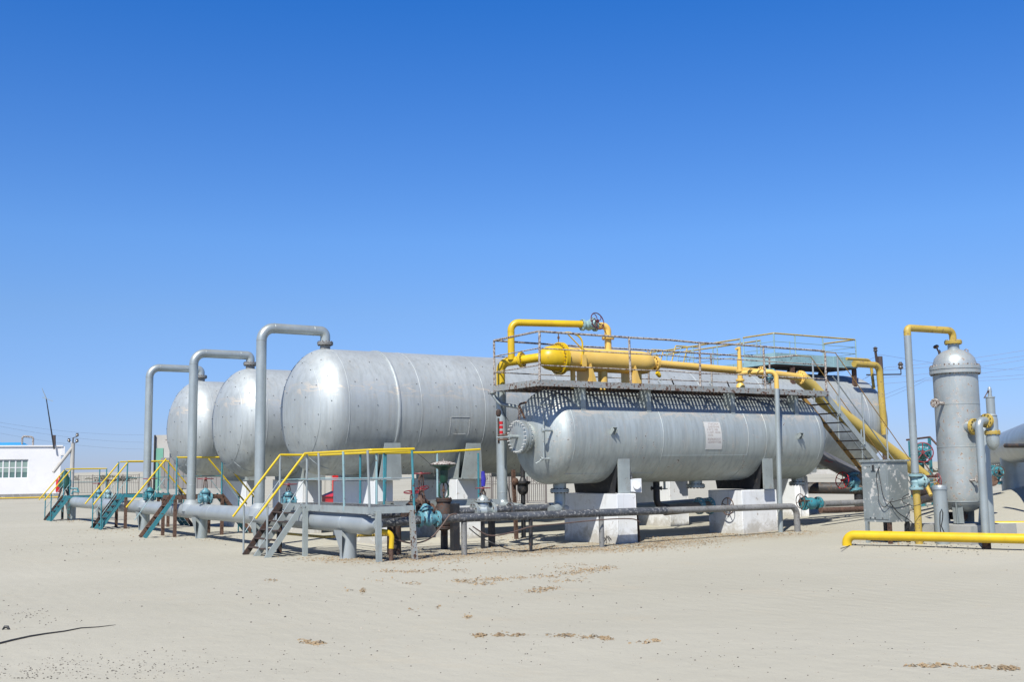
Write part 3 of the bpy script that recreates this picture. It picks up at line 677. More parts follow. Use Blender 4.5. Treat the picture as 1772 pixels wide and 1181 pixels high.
for xx in (15.05, 17.0, 19.75, 22.05):   # short posts between shell and deck
    k = MB('grey'); k.box(xx-.07, xx+.07, 20.36, 20.375, 3.0, 3.60); k.box(xx-.07, xx-.055, 20.376, 20.62, 3.05, 3.60); k.box(xx+.055, xx+.07, 20.376, 20.62, 3.05, 3.60)
    k.build('deck_bracket', t, smooth=False)
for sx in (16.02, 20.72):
    k = MB('blacksteel')  # saddle webs coloured black to paint in the shade under the tank
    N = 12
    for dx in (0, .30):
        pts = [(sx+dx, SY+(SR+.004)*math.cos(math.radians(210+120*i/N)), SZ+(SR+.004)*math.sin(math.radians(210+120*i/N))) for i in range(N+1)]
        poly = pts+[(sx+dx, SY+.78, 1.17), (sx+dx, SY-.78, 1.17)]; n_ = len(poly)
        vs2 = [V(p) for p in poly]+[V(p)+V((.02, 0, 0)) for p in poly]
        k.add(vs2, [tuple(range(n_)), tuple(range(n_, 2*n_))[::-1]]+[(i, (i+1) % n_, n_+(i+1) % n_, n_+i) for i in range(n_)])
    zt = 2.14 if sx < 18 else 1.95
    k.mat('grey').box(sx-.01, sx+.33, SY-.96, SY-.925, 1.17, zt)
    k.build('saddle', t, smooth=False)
for (xx, r_, zf, lab) in ((15.0, .155, 1.24, 1), (19.25, .17, 1.27, 2), (22.95, .15, 1.27, 3)):
    k = MB('silver'); k.tube((xx, SY, 1.55), (xx, SY, zf), r_, 22); k.flange((xx, SY, zf), (0, 0, 1), r_+.07, .035, 14, boltmat='rust')
    k.build('bottom_nozzle', t)
e = MB('silver'); e.pipe([(15.0, SY, 1.2), (15.0, SY, .85), (14.7, SY-.1, .78)], .13, .2, 18); e.build('bottom_elbow', t)
k = MB('blacksteel'); k.pipe([(17.95, SY, 1.5), (17.95, SY, .82), (18.3, SY, .74)], .085, .2, 14); k.flange((17.95, SY, 1.24), (0, 0, 1), .15, .03, 8); k.build('drain_leg', t)
k = MB('silver'); k.tube((18.3, SY+.1, 1.5), (18.3, SY+.1, 1.2), .03, 8); k.torus((18.3, SY+.1, 1.22), (0, 0, 1), .07, .012, 12, 5); k.build('drain_cock', t)
# notice sheet, bent to the shell
xa, xb = 18.62, 19.10
w0 = W(1235, 731, y=20.22); w1 = W(1235, 778, y=20.22)
xa = W(1221, 755, y=20.22).x; xb = W(1249, 755, y=20.22).x
def shellp(x, s, lift):
    a = math.radians(180)-s/SR; q = V((0, math.cos(a), math.sin(a))); return V((x, SY, SZ))+q*(SR+lift)
s_top = SR*math.asin(min(.9, (w0.z-SZ)/SR)); s_bot = SR*math.asin((w1.z-SZ)/SR)
k = MB('sign'); N = 8; rows = []
for i in range(N+1):
    s_ = s_bot+(s_top-s_bot)*i/N; sk_ = -.035*(i/N)
    rows.append([shellp(xa+sk_, s_, .004), shellp(xb+sk_, s_, .004), shellp(xb+sk_, s_, .009), shellp(xa+sk_, s_, .009)])
k.ring(rows); sheet = k.build('notice_sheet', t, label='white paper notice with faded lettering')
lines = ["ПУСКИ", "ДАВЛЕНИЕ", "3 КГС. КВ.", "12 МП. МАХ.", "15%", "ВЗРЫВООП.", "ЦЕМЕНТОВ."]
tm = MB('signtext'); H_ = s_top-s_bot; Wd = xb-xa
for i, tx in enumerate(lines):
    cu = bpy.data.curves.new('lettering', 'FONT'); cu.body = tx; cu.size = 1; cu.resolution_u = 1
    ob = bpy.data.objects.new('lettering_curve', cu); LINK(ob); bpy.context.view_layer.update()
    me = bpy.data.meshes.new_from_object(ob); bpy.data.objects.remove(ob)
    ws = max(v.co.x for v in me.vertices); hgt = H_*.072
    wid = Wd*(.62 if i == 0 else .70 if i < 3 else .34 if i == 4 else .84); x_off = xa+Wd*(.26 if i == 0 else .2 if i == 1 else .10)
    base = s_top-H_*(.115+.102*i+(.04 if i > 4 else 0))
    vs = [shellp(x_off+v.co.x/ws*wid-.035*((base-s_bot)/H_), base+v.co.y/.72*hgt, .0105) for v in me.vertices]
    tm.add(vs, [tuple(p.vertices) for p in me.polygons])
tm.build('lettering', sheet, smooth=False)
concrete_block('large white block with a scribbled mark under the left half of the smaller tank', 15.88, 16.44, 20.25, 22.35, 1.16, 'large white blocks under the smaller front tank', bev=.012, taper=.02)
blk1 = bpy.context.scene.objects['concrete_block.006']
bk2 = concrete_block('large white block under the right half of the smaller tank', 20.08, 21.32, 20.5, 21.75, 1.15, 'large white blocks under the smaller front tank', bev=.015)
# chalk mark
k = MB('blacksteel')
def cm(px, py): return W(px, py, x=15.862)
for a, c in (((1046, 938), (1050, 928)), ((1050, 928), (1055, 937)), ((1048, 940), (1052, 944)), ((1052, 928), (1058, 935)), ((1049, 931), (1050, 943)), ((1045, 930), (1047, 933))):
    k.bar(cm(*a), cm(*c), .012, .006, (0, 1, 0))
k.build('chalk_mark', blk1)

# ---------------------------------------------------------------- upper deck
DX0, DX1, DY0, DY1, DZ = 13.66, 23.05, 20.12, 22.05, 3.73
t = thing('elevated_platform', 'long rusty mesh deck with flaking white railings above the smaller tank', 'platform', (18, 21.1, DZ))
d = MB('darkrust'); expanded_mesh(d, DX0+.03, DX1-.03, DY0+.03, DY1-.03, DZ-.02, .086, .050, .012, 52, w2=.010); d.build('deck', t, smooth=False)
e = MB('edge')
e.box(DX0, DX1, DY0-.01, DY0+.03, DZ-.14, DZ); e.box(DX0, DX1, DY1-.03, DY1+.01, DZ-.14, DZ)
e.box(DX0-.01, DX0+.03, DY0+.031, DY1-.031, DZ-.141, DZ+.001); e.box(DX1-.03, DX1+.01, DY0+.031, DY1-.031, DZ-.141, DZ+.001)
e.build('edge_beam', t, smooth=False)
e = MB('darkrust')
for xx in [DX0+.9*k for k in range(1, 11)]: e.box(xx, xx+.05, DY0+.04, DY1-.04, DZ-.12, DZ-.035)
for yy in (20.75, 21.45): e.box(DX0+.05, DX1-.05, yy, yy+.05, DZ-.16, DZ-.122)
e.build('joist', t, smooth=False)
XF = (13.68, 16.27, 18.45, 20.68, 22.95); XB = (13.70, 18.43, 20.64, 22.86)
for i, xx in enumerate(XF): post(t, xx, DY0, DZ-.02, DZ+1.07, .028, 'railwhite', lean=(.02*(-1)**i, 0))
for i, xx in enumerate(XB): post(t, xx, DY1, DZ-.02, DZ+1.07, .026, 'railwhite')
for zz, rr, nm in ((1.08, .026, 'handrail'), (.70, .015, 'mid_rail'), (.32, .015, 'mid_rail')):
    wob = [(XF[0], DY0, DZ+zz)]+[(x_, DY0+.004*(-1)**i, DZ+zz+.012*math.sin(i*2.3)) for i, x_ in enumerate((16.3, 17.5, 18.45, 19.5, 20.7))]+[(XF[-1], DY0, DZ+zz)]
    m = MB('railwhite'); m.path(wob, rr, 9); m.build(nm, t)
    m = MB('railwhite'); m.path([(XB[0], DY1, DZ+zz), (16, DY1+.01, DZ+zz-.01), (18.4, DY1, DZ+zz), (20.6, DY1, DZ+zz), (XB[-1], DY1, DZ+zz)], rr*.9, 9); m.build(nm, t)
    m = MB('railwhite'); m.tube((XF[0], DY0, DZ+zz), (XB[0], DY1, DZ+zz), rr, 9); m.build(nm, t)
m = MB('railwhite'); m.tube((22.86, DY1, DZ+1.07), (23.02, 21.15, DZ+1.06), .024, 9); m.build('handrail', t)
for xx in (17.8, 19.4, 21.4):
    m = MB('darkrust'); m.tube((xx-.2, DY1, DZ+.35), (xx+.25, DY1+.25, DZ-.05), .018, 7); m.build('brace', t)
for xx, lb in ((16.35, 'eye'), (18.0, 'x')):
    m = MB('grey'); m.torus((xx+.8, DY0-.0, DZ+.07), (0, 1, 0), .045, .012, 14, 6); m.build('lifting_eye', t)

# stairs of the deck
t = thing('steel_staircase', 'steep rusty stairs with ochre handrails going down from the deck behind the cabinet', 'staircase', (27.2, 20.75, 0))
s = MB('grey'); s.bar((23.1, 20.3, 3.66), (27.25, 20.3, -.05), .03, .16, side=(0, 1, 0)); s.build('stringer', t, smooth=False)
s = MB('ochre'); s.bar((23.1, 21.12, 3.66), (27.25, 21.12, -.05), .03, .13, side=(0, 1, 0)); s.build('stringer', t, smooth=False)
for k in range(1, 15):
    f = k/15; q = MB('darkrust'); q.box(23.1+4.15*f-.12, 23.1+4.15*f+.12, 20.33, 21.09, 3.66-3.71*f-.012, 3.66-3.71*f+.012); q.build('tread', t, smooth=False)
for yy, zt in ((20.27, 4.8), (21.15, 4.78)):
    rail_run(t, [(22.97, yy, zt), (23.55, yy, zt), (27.3, yy, 1.02)], .012, 'ochre')
    rail_run(t, [(23.4, yy, 4.15), (27.2, yy, .45)], .018, 'silver', 'mid_rail')
    for xx in (23.62, 24.55, 25.5, 26.5): zz = 3.66-(xx-23.1)*.894; post(t, xx, yy, zz-.05, 4.74-(xx-23.55)*1.008, .024, 'silver')

# ---------------------------------------------------------------- yellow vessel on the deck
VY, VZ, VR = 21.3, 4.37, .29
t = thing('heat_exchanger', 'horizontal yellow vessel with a bolted domed left end lying on the rusty deck', 'vessel', (16.5, VY, DZ))
m = MB('cream'); m.lathe((15.15, VY, VZ), (1, 0, 0), [(0, VR)]+[(.33*k, VR) for k in range(1, 8)]+[(2.42, VR), (2.58, VR*.93), (2.70, VR*.7), (2.74, .1)], 40); m.build('shell', t)
m = MB('yellow'); m.lathe((15.05, VY, VZ), (-1, 0, 0), [(0, VR+.01), (.22, VR+.01), (.36, VR*.93), (.47, VR*.7), (.54, VR*.35), (.56, .02)], 40); hd = m.build('domed_end', t)
m = MB('yellow'); m.lathe((15.02, VY, VZ), (1, 0, 0), [(0, VR), (0, .39), (.045, .39), (.045, .37), (.06, .37), (.06, .39), (.105, .39), (.105, VR)], 44)
m.mat('rust')
for k in range(26):
    a = 2*math.pi*k/26; c = V((15.07, VY+.345*math.cos(a), VZ+.345*math.sin(a))); m.tube(c-V((.09, 0, 0)), c+V((.09, 0, 0)), .013, 6)
m.build('flange_pair', t)
for xx in (15.78, 17.15):
    m = MB('cream'); m.box(xx-.015, xx+.015, VY-.27, VY+.27, DZ+.02, VZ-.12); m.box(xx-.10, xx+.22, VY-.3, VY+.3, DZ+.003, DZ+.02)
    m.add([(xx+.016, VY-.28, DZ+.02), (xx+.016, VY-.26, DZ+.02), (xx+.016, VY-.26, VZ-.10), (xx+.016, VY-.28, VZ-.10), (xx+.20, VY-.28, DZ+.02), (xx+.20, VY-.26, DZ+.02), ], [(0, 1, 2, 3), (0, 3, 4), (1, 5, 2), (3, 2, 5, 4), (0, 4, 5, 1)])
    m.build('saddle', t, smooth=False)
for xx, r_ in ((15.45, .06), (15.9, .10), (16.35, .12), (17.45, .10)):
    m = MB('cream'); m.tube((xx, VY, VZ-.2), (xx, VY, DZ-.1), r_, 16); m.build('lower_nozzle', t)
m = MB('cream'); m.tube((16.54, VY, VZ+.22), (16.54, VY, 4.93), .085, 18); m.flange((16.54, VY, 4.94), (0, 0, 1), .155, .025, 8); m.build('top_nozzle', t)
m = MB('cream'); m.tube((17.85, VY, VZ), (18.1, VY, VZ), .13, 20); m.flange((18.03, VY, VZ), (1, 0, 0), .19, .035, 12, boltmat='rust'); m.build('end_nozzle', t)
m = MB('yellow'); m.pipe([(15.55, VY-.28, VZ-.15), (15.55, VY-.28, VZ+.52), (15.2, VY-.2, VZ+.62), (15.0, VY-.2, VZ+.58)], .022, .28, 9, seg=10); m.bar((15.15, VY-.2, VZ+.60), (15.54, VY-.28, VZ+.22), .04, .012, (0, 1, 0)); m.box(15.50, 15.60, VY-.3, VY-.24, VZ-.15, VZ+.08); m.build('lifting_davit', t)
m = MB('rust'); m.tube((15.05, VY, VZ+.36), (15.05, VY, VZ+.62), .012, 6); m.torus((15.05, VY, VZ+.50), (1, 0, 0), .035, .01, 12, 5); m.build('chain_hook', t)
m = MB('cream'); m.box(15.5, 15.62, VY-.34, VY-.31, VZ-.2, VZ+.08); m.build('name_plate', t)
m = MB('yellow'); m.pipe([(17.9, VY-.2, VZ-.25), (18.0, VY-.2, VZ-.35), (18.1, VY, VZ-.2)], .05, .08, 10); m.build('bleed_nozzle', t)

t = thing('yellow_elbow_pipe', 'bright yellow pipe bending down from the domed end of the vessel through the deck', 'pipe', (14.02, 22.28, DZ))
m = MB('yellow'); m.pipe([(14.75, 21.3, 4.38), (14.55, 21.32, 4.38), (14.02, 22.28, 4.31), (14.02, 22.28, 3.61)], .108, .22, 20, seg=9); m.build('pipe_body', t)
m = MB('yellow'); dd = (V((14.02, 22.28, 4.31))-V((14.55, 21.32, 4.38))).normalized(); m.flange(V((14.55, 21.32, 4.38))+dd*.52, dd, .19, .03, 10, boltmat='rust'); m.build('flange', t)
t = thing('overhead_yellow_pipe', 'bright yellow pipe arching above the railings to the large-wheeled blue valve', 'pipe', (14.25, 21.9, 4.3))
m = MB('yellow'); m.pipe([(14.12, 21.95, 4.36), (14.12, 21.95, 5.26), (15.85, 21.42, 5.26)], .085, .2, 20, seg=9); m.torus((14.12, 21.95, 5.04), (0, 0, 1), .085, .005, 22, 5); m.torus((14.34, 21.88, 5.26), (1, -.3, 0), .085, .005, 22, 5); m.build('pipe_body', t)
m = MB('cream'); m.pipe([(16.2, 21.38, 5.24), (16.54, 21.3, 5.24), (16.54, 21.3, 4.97)], .085, .22, 20, seg=9); m.build('elbow', t, label='paler yellow elbow')
gate_valve('highest valve, blue with a large dark red wheel above the yellow vessel', (16.04, 21.4, 5.24), (1, -.1, 0), (.15, -1, .25), .078, 'paleblue', 'wheeldark', wR=1.30, stem=1.7, half=1.0, curved=True)

t = thing('yellow_outlet_pipe', 'faded yellow pipe running along the deck behind the railings to the small blue valve', 'pipe', (20, VY, 4.3))
m = MB('cream'); m.pipe([(18.06, VY, VZ), (21.75, VY, 4.28)], .098, n=20); m.flange((21.78, VY, 4.28), (1, 0, 0), .17, .03, 12, boltmat='rust'); m.build('pipe_body', t)
m = MB('cream'); m.pipe([(22.22, VY, 4.26), (23.25, VY, 4.20)], .105, n=20); m.flange((23.28, VY, 4.19), (1, 0, -.1), .20, .04, 12); m.build('pipe_body', t)
gate_valve('small blue valve in the yellow pipe near the top of the stairs', (22.0, VY, 4.27), (1, 0, 0), (-.1, -.25, -1), .075, 'valveblue', 'rust', wR=.8, stem=1.2, half=.9)
t = thing('slanted_yellow_pipe', 'fat yellow pipe sloping down to the ground beside the rusty stairs', 'pipe', (30, VY, 0))
MT['slantyellow'] = paint('pale_yellow_slanted_pipe_paint', (.70, .52, .12), chip=(.25, .15, .08), amt=.05, rough=.5, scale=3, var=.12, stain=(.62, .50, .24), stain_amt=.4)
sp = MB('slantyellow'); sp.pipe([(23.32, VY, 4.16), (23.62, VY, 4.0), (24.2, VY, 3.55), (28.5, VY, 1.33), (31.2, VY, -.08)], .195, .5, 28, seg=8); sp.build('pipe_body', t)

t = thing('relief_branch_pipe', 'yellow valve stub on the deck whose pipe drops grey to the ground', 'pipe', (20.8, 20.05, 0))
m = MB('cream'); m.tube((20.42, 20.75, DZ), (20.42, 20.75, 4.55), .068, 14); m.lathe((20.42, 20.75, DZ), (0, 0, 1), [(0, .13), (.12, .11), (.2, .06)], 16); m.flange((20.42, 20.75, 3.98), (0, 0, 1), .11, .02, 6)
m.tube((20.42, 20.75, 4.5), (20.42, 20.75, 4.86), .045, 12); m.tube((20.3, 20.75, 4.80), (20.42, 20.75, 4.80), .03, 10); m.flange((20.42, 20.75, 4.22), (0, 0, 1), .10, .02, 6); m.build('safety_valve', t)
m = MB('cream'); m.pipe([(20.42, 20.75, 4.17), (20.62, 20.3, 4.17), (20.98, 20.02, 4.17), (20.98, 20.02, 3.72)], .062, .16, 14); m.flange((20.53, 20.5, 4.17), (.2, -.45, 0), .11, .02, 6); m.build('elbow', t)
m = MB('silver'); m.tube((20.98, 20.02, 3.73), (20.90, 20.02, -.3), .062, 16); m.build('drop_pipe', t)
handwheel(t, (20.72, 20.2, 3.92), (1, -.4, 0), .11, 'rust')

# ---------------------------------------------------------------- blue platform on the big tank
t = thing('tank_top_platform', 'pale blue platform with yellow rails standing on top of the nearest large tank', 'platform', (27.6, 25.2, 4.95))
BX0, BX1, BY0, BY1, BZ = 25.75, 29.6, 24.6, 25.95, 4.98
m = MB('paleblue'); m.box(BX0, BX1, BY0-.02, BY0+.01, BZ, BZ+.36); m.box(BX0-.02, BX0+.01, BY0+.011, BY1, BZ, BZ+.36); m.box(BX1-.01, BX1+.02, BY0+.011, BY1, BZ, BZ+.36); m.box(BX0, BX1, BY1+.001, BY1+.03, BZ, BZ+.45)
for k in range(7): xx = BX0+.5*k+.2; m.box(xx, xx+.03, BY0-.035, BY0-.0205, BZ, BZ+.36)
m.build('skirt', t, smooth=False)
m = MB('darkrust'); m.box(BX0+.011, BX1-.011, BY0+.011, BY1-.001, BZ-.03, BZ+.02); m.build('deck', t, smooth=False)
for xx in (26.2, 27.4, 28.9): m = MB('blacksteel'); m.tube((xx, 25.4, BZ-.03), (xx, 25.5, 4.78), .15, 16); m.build('support_neck', t)
for xx in (26.5, 29.45): m = MB('rust'); m.box(xx, xx+.16, BY0+.02, BY0+.10, 4.3, BZ-.03); m.build('support_leg', t, smooth=False)
for i, xx in enumerate((BX0, 26.7, 28.0, 29.6)): post(t, xx, BY0, BZ, BZ+.98, .024, 'paleblue')
for xx in (BX0, BX1): post(t, xx, BY1, BZ, BZ+.98, .022, 'paleblue')
post(t, 26.35, BY1, BZ, BZ+.98, .02, 'paleblue'); post(t, 27.9, BY1, BZ, BZ+.98, .02, 'paleblue')
rail_run(t, [(BX0, BY1, BZ+.98), (BX0, BY0, BZ+.98), (BX1, BY0, BZ+.98), (BX1, BY1, BZ+.98)], .026, 'oldyellow')
for zz in (.5, .72): rail_run(t, [(BX0, BY1, BZ+zz), (BX0, BY0, BZ+zz), (BX1, BY0, BZ+zz), (BX1, BY1, BZ+zz)], .012, 'paleblue', 'mid_rail')
t = thing('catwalk', 'yellow railed catwalk crossing the tank tops behind the deck railings', 'catwalk', (26.3, 28.5, 4.9))
CX0, CX1 = 25.85, 26.78
m = MB('paleblue'); m.box(CX0, CX0+.03, 26.1, 40, 4.95, 5.15); m.box(CX1-.03, CX1, 26.1, 40, 4.95, 5.15); m.mat('darkrust').box(CX0+.031, CX1-.031, 26.1, 40, 4.97, 5.0); m.build('deck', t, smooth=False)
for xx in (CX0, CX1):
    rail_run(t, [(xx, 26.2, 5.95), (xx, 40, 5.95)], .026, 'oldyellow'); rail_run(t, [(xx, 26.2, 5.5), (xx, 40, 5.5)], .014, 'paleblue', 'mid_rail')
    for yy in (26.2, 27.3, 28.5, 29.9, 31.5, 34, 37): post(t, xx, yy, 4.98, 5.95, .022, 'paleblue')
for y0_ in (29.0, 30.3):
    for xx in (CX0+.0, CX0+.55):
        rail_run(t, [(xx-.75, y0_, 4.9), (xx-.35, y0_, 6.0), (xx+.15, y0_, 6.0)], .024, 'oldyellow'); m = MB('paleblue'); m.tube((xx-.1, y0_, 6.0), (xx-.5, y0_, 4.9), .018, 7); m.build('post', t)
t = thing('tank_vent_pipe', 'old yellow pipe leaving the blue platform and turning down in front of the tank end', 'pipe', (30.9, 24, 3))
m = MB('oldyellow'); q = 24.1
p0 = W(1478, 630, y=q); p1 = W(1516, 634, y=q)
m.pipe([(p0.x, q, p0.z), (p1.x+.15, q, p0.z+.0), (p1.x+.25, q, 2.75)], .11, .25, 18); m.pipe([(p0.x, q+.3, p0.z+.2), (p1.x+.1, q+.3, p0.z+.2), (p1.x+.2, q+.3, 4.3)], .05, .2, 10); m.build('pipe_body', t)


# ---------------------------------------------------------------- valves round the near platform
gate_valve('bright blue gate valve in the front pipe beside the grey platform', (W(741, 894, y=19.84).x, 19.84, .77), (1, 0, 0), (-.1, .35, 1), .088, 'valveblue', 'red', wR=.95, stem=5.1)
def header_valve(label, px, pz, body='valveblue', wheel='red', x=HX, s=.078, wR=1.28, stem=4.2, z0=None, group=None):
    c = W(px, 870, x=x); z = z0 or HZP+HR+.16
    g = gate_valve(label, (x, c.y, z), (1, 0, 0), (0, 0, 1), s, body, wheel, wR=wR, stem=stem, half=.8, group=group)
    st = MB('silver'); st.tube((x, c.y, HZP+HR*.8), (x, c.y, z-s), s*.9, 14); st.build('riser_stub', g)
    return g
header_valve('pale blue valve with a pink red wheel, inside the third crossover', 355, 829, stem=4.6)
header_valve('dark teal valve with red wheel by the leftmost goose-neck base', 259, 829, body='teal', stem=4.8)
header_valve('red wheeled blue valve beside the smallest left crossover', 170, 833, x=9.9, stem=4.4, z0=.95)
header_valve('rusty wide wheeled valve right of the smallest left crossover', 186, 827, body='paleblue', wheel='rust', x=10.1, stem=6, wR=1.7, z0=.95)
header_valve('pale blue valve with red wheel behind the near grey steps', 499, 843, stem=3.4, s=.07)
gate_valve('rusty valve with a high red wheel behind the platform corner', (W(729, 870, y=21.5).x, 21.5, .85), (1, 0, 0), (0, 0, 1), .10, 'rust', 'red', wR=.95, stem=6.2)
gate_valve('low rusty valve with a tilted red wheel behind the platform corner post', (W(714, 880, y=20.9).x, 20.9, .86), (1, 0, 0), (-.1, -.15, 1), .080, 'darkrust', 'red', wR=1.05, stem=3.4)
gate_valve('brown valve with thin red wheel and blue tape left of the vertical grey pipe', (W(836, 885, y=21.5).x, 21.5, .83), (1, 0, 0), (0, 0, 1), .10, 'silver', 'red', wR=.8, stem=2.9, yoke='darkrust')
q = W(836, 830, y=21.5); m = MB('bluewrap'); m.path([q+V((0, 0, -.16)), q+V((.01, 0, 0)), q+V((-.005, 0, .18))], [.045, .055, .04], 9); m.build('tape_wrap', None, 'blue tape wound on the stem above the brown valve', 'tape')
# control valve with mushroom actuator
ax = W(768, 880, y=21.5).x
t = thing('control_valve', 'dark green mushroom topped control valve with an open yoke, behind the front pipe', 'valve', (ax, 21.5, 0))
m = MB('darkrust'); m.lathe((ax, 21.5, .30), (0, 0, 1), [(0, .05), (.12, .06), (.16, .14), (.22, .15), (.26, .2), (.40, .22), (.58, .22), (.70, .16), (.78, .15)], 24); m.flange((ax, 21.5, .50), (0, 0, 1), .19, .03, 10); m.build('valve_body', t)
m = MB('darkrust'); m.flange((ax, 21.5, 1.10), (0, 0, 1), .18, .035, 10); m.build('flange', t)
m = MB('green')
for q in (-1, 1): m.path([(ax+q*.05, 21.5, 1.13), (ax+q*.115, 21.5, 1.2), (ax+q*.115, 21.5, 1.42), (ax+q*.06, 21.5, 1.50)], .022, 8)
m.build('yoke', t)
m = MB('rust'); m.tube((ax, 21.5, 1.1), (ax, 21.5, 1.5), .018, 8); m.tube((ax, 21.5, 1.28), (ax, 21.5, 1.34), .04, 8); m.build('stem', t)
m = MB('green'); m.lathe((ax, 21.5, 1.47), (0, 0, 1), [(0, .06), (.05, .095), (.28, .10), (.34, .17), (.38, .27), (.40, .275)], 26); m.build('actuator_housing', t)
m = MB('railwhite'); m.lathe((ax, 21.5, 1.872), (0, 0, 1), [(0, .28), (.015, .29), (.03, .285), (.07, .16), (.085, .03)], 26); m.tube((ax, 21.5, 1.94), (ax, 21.5, 2.02), .012, 6); m.build('diaphragm_cover', t)
# columns near the actuator
for px, mm, lab in ((787, 'blacksteel', 'black square column right of the mushroom topped valve'),):
    q = W(px, 900, y=21.2); m = MB(mm); m.bar((q.x, 21.2, -.3), (q.x, 21.2, 1.02), .16, .16); m.build('steel_column', None, lab, 'column', loc=(q.x, 21.2, 0), smooth=False)
m = MB('darkrust'); q = W(682, 935, y=21.0); m.tube((q.x, 21.0, -.3), (q.x, 21.0, .62), .15, 20); m.build('pipe_stub', None, 'rusty buried pipe stub under the grey platform', 'pipe', loc=(q.x, 21, 0))
# yellow hook pipe
q = W(677, 974, z=0); t = thing('hooked_pipe', 'small yellow hooked pipe with rusty foot standing under the platform corner', 'pipe', (q.x, q.y, 0))
m = MB('rust'); m.tube((q.x, q.y, -.3), (q.x, q.y, .28), .045, 12); m.build('foot', t)
m = MB('yellow'); m.pipe([(q.x, q.y, .26), (q.x+.02, q.y, .56), (q.x-.22, q.y+.12, .60)], .05, .12, 12); m.build('bend', t)
m = MB('oldyellow'); m.path([W(470, 922, x=9.9), W(560, 930, y=22.6), W(672, 926, y=20.2)], .03, 8); m.build('ground_pipe', None, 'thin old yellow pipe running low behind the header pipe', 'pipe')
# brown hose loops
def sag(pts, r, mat, name, label, cat, n=8):
    P = [V(p) for p in pts]; out = []
    for i in range(len(P)-1):
        p0 = P[max(i-1, 0)]; p1, p2 = P[i], P[i+1]; p3 = P[min(i+2, len(P)-1)]
        for k in range(n):
            u = k/n; out.append(.5*((2*p1)+(p2-p0)*u+(2*p0-5*p1+4*p2-p3)*u*u+(3*p1-p0-3*p2+p3)*u**3))
    out.append(P[-1]); m = MB(mat); m.path(out, r, 7); return m.build(name, None, label, cat)
Y = 19.72
sag([W(680, 933, y=Y), W(715, 941, y=Y), W(745, 932, y=Y), W(765, 910, y=Y), W(778, 893, y=19.7), W(790, 890, y=19.7)], .016, 'hose', 'hose', 'brown hose looping under the bright blue gate valve', 'hose')
sag([W(818, 912, y=19.74), W(845, 927, y=Y), W(878, 924, y=Y), W(920, 912, y=Y), W(960, 908, y=Y), W(1010, 903, y=Y), W(1060, 899, y=Y), W(1095, 899, y=Y), W(1108, 905, y=Y)], .014, 'hose', 'hose', 'long brown cable sagging below the front pipe across the white block', 'cable')
sag([W(812, 915, y=20.2), W(840, 935, y=20.6), W(900, 955, z=.02), W(960, 945, z=.02)], .012, 'cable', 'cable', 'black cable trailing on the sand behind the short pipe stand', 'cable')
sag([W(702, 774, y=23), W(720, 784, y=22.9), W(745, 805, y=22.7), W(752, 826, y=22.5)], .006, 'cable', 'cable', 'thin loose wire hanging in front of the near large tank', 'wire')

# junction box on a rusty stake
q = W(1107, 940, z=0); t = thing('junction_box_post', 'white junction box on a rusty leaning stake right of the left white block', 'junction box', (q.x, q.y, 0))
bx = V((q.x, q.y, 0)); m = MB('rust'); m.path([bx+V((0, 0, -.2)), bx+V((-.02, .02, .5)), bx+V((-.10, .03, 1.1)), bx+V((-.12, 0, 1.3))], .028, 8); m.build('stake', t)
m = MB('railwhite'); m.path([bx+V((-.16, .05, 1.5)), bx+V((-.26, .1, 2.1))], .026, 8); m.build('conduit', t)
m = MB('white'); m.hexa([bx+V(p) for p in ((-.3, -.05, 1.20), (.02, -.1, 1.17), (.06, .08, 1.17), (-.26, .12, 1.20), (-.3, -.05, 1.48), (.02, -.1, 1.50), (.06, .08, 1.50), (-.26, .12, 1.48))]); m.tube(bx+V((-.12, -.07, 1.34)), bx+V((-.14, -.13, 1.34)), .09, 12); m.build('box', t)
m = MB('cable'); m.path([bx+V((-.2, -.02, 1.2)), bx+V((-.22, -.04, 1.0)), bx+V((-.1, -.04, .8)), bx+V((-.02, 0, .5)), bx+V((.0, 0, .05))], .010, 6); m.build('wire', t)
m = MB('railwhite'); m.path([bx+V((-.52, .05, 1.72)), bx+V((-.5, .1, 2.1)), bx+V((-.15, .1, 2.1)), bx+V((.0, .1, 2.1))], .007, 5); m.build('bracket_rod', t)

# pipe and valves below the smaller tank
t = thing('tan_wrapped_pipe', 'tan wrapped pipe with blue flanges half hidden behind the front pipe', 'pipe', (19, 21.6, 0))
m = MB('tan'); m.pipe([W(1150, 884, y=21.7), W(1235, 876, y=21.7)], .13, n=16); m.build('pipe_body', t)
for px in (1210, 1228): m = MB('valveblue'); q = W(px, 876, y=21.7); m.flange(q, (1, 0, 0), .22, .035, 12, boltmat='sign'); m.build('flange', t)
m = MB('silver'); m.tube(W(1085, 880, y=22.9), W(1235, 868, y=22.9), .11, 14); m.build('low_pipe', None, 'pale grey pipe running low behind the left white block', 'pipe')
q = W(1256, 877, y=20.9); gate_valve('dark valve with a rusty upright wheel before the shaded right white block', q+V((.45, 0, 0)), (0, 1, 0), (-1, 0, 0), .06, 'darkrust', 'rust', wR=1.7, stem=4.2)
q = W(1404, 872, y=20.9); gate_valve('dark blue valve right of the bent down pipe end', q, (1, 0, 0), (-.35, 1, .2), .095, 'teal', 'rust', wR=.5, stem=1.2, half=1.25)
t = thing('grey_ground_pipe', 'grey pipe continuing from the dark blue valve to behind the cabinet', 'pipe', (25, 20.9, 0))
m = MB('palepipe'); m.tube(W(1425, 873, y=20.9), V((29.5, 20.9, W(1425, 873, y=20.9).z)), .085, 14); m.build('pipe_body', t)
q = W(1385, 868, y=20.75); hw_ = thing('upright_wheel_valve', 'thin rusty upright wheel behind the bent end of the front pipe', 'handwheel', q); handwheel(hw_, q, (-1, .2, 0), .19, 'rust', 4, name='rim')
m = MB('rust'); m.tube(q, q+V((.35, 0, 0)), .02, 8); m.build('stem', hw_)
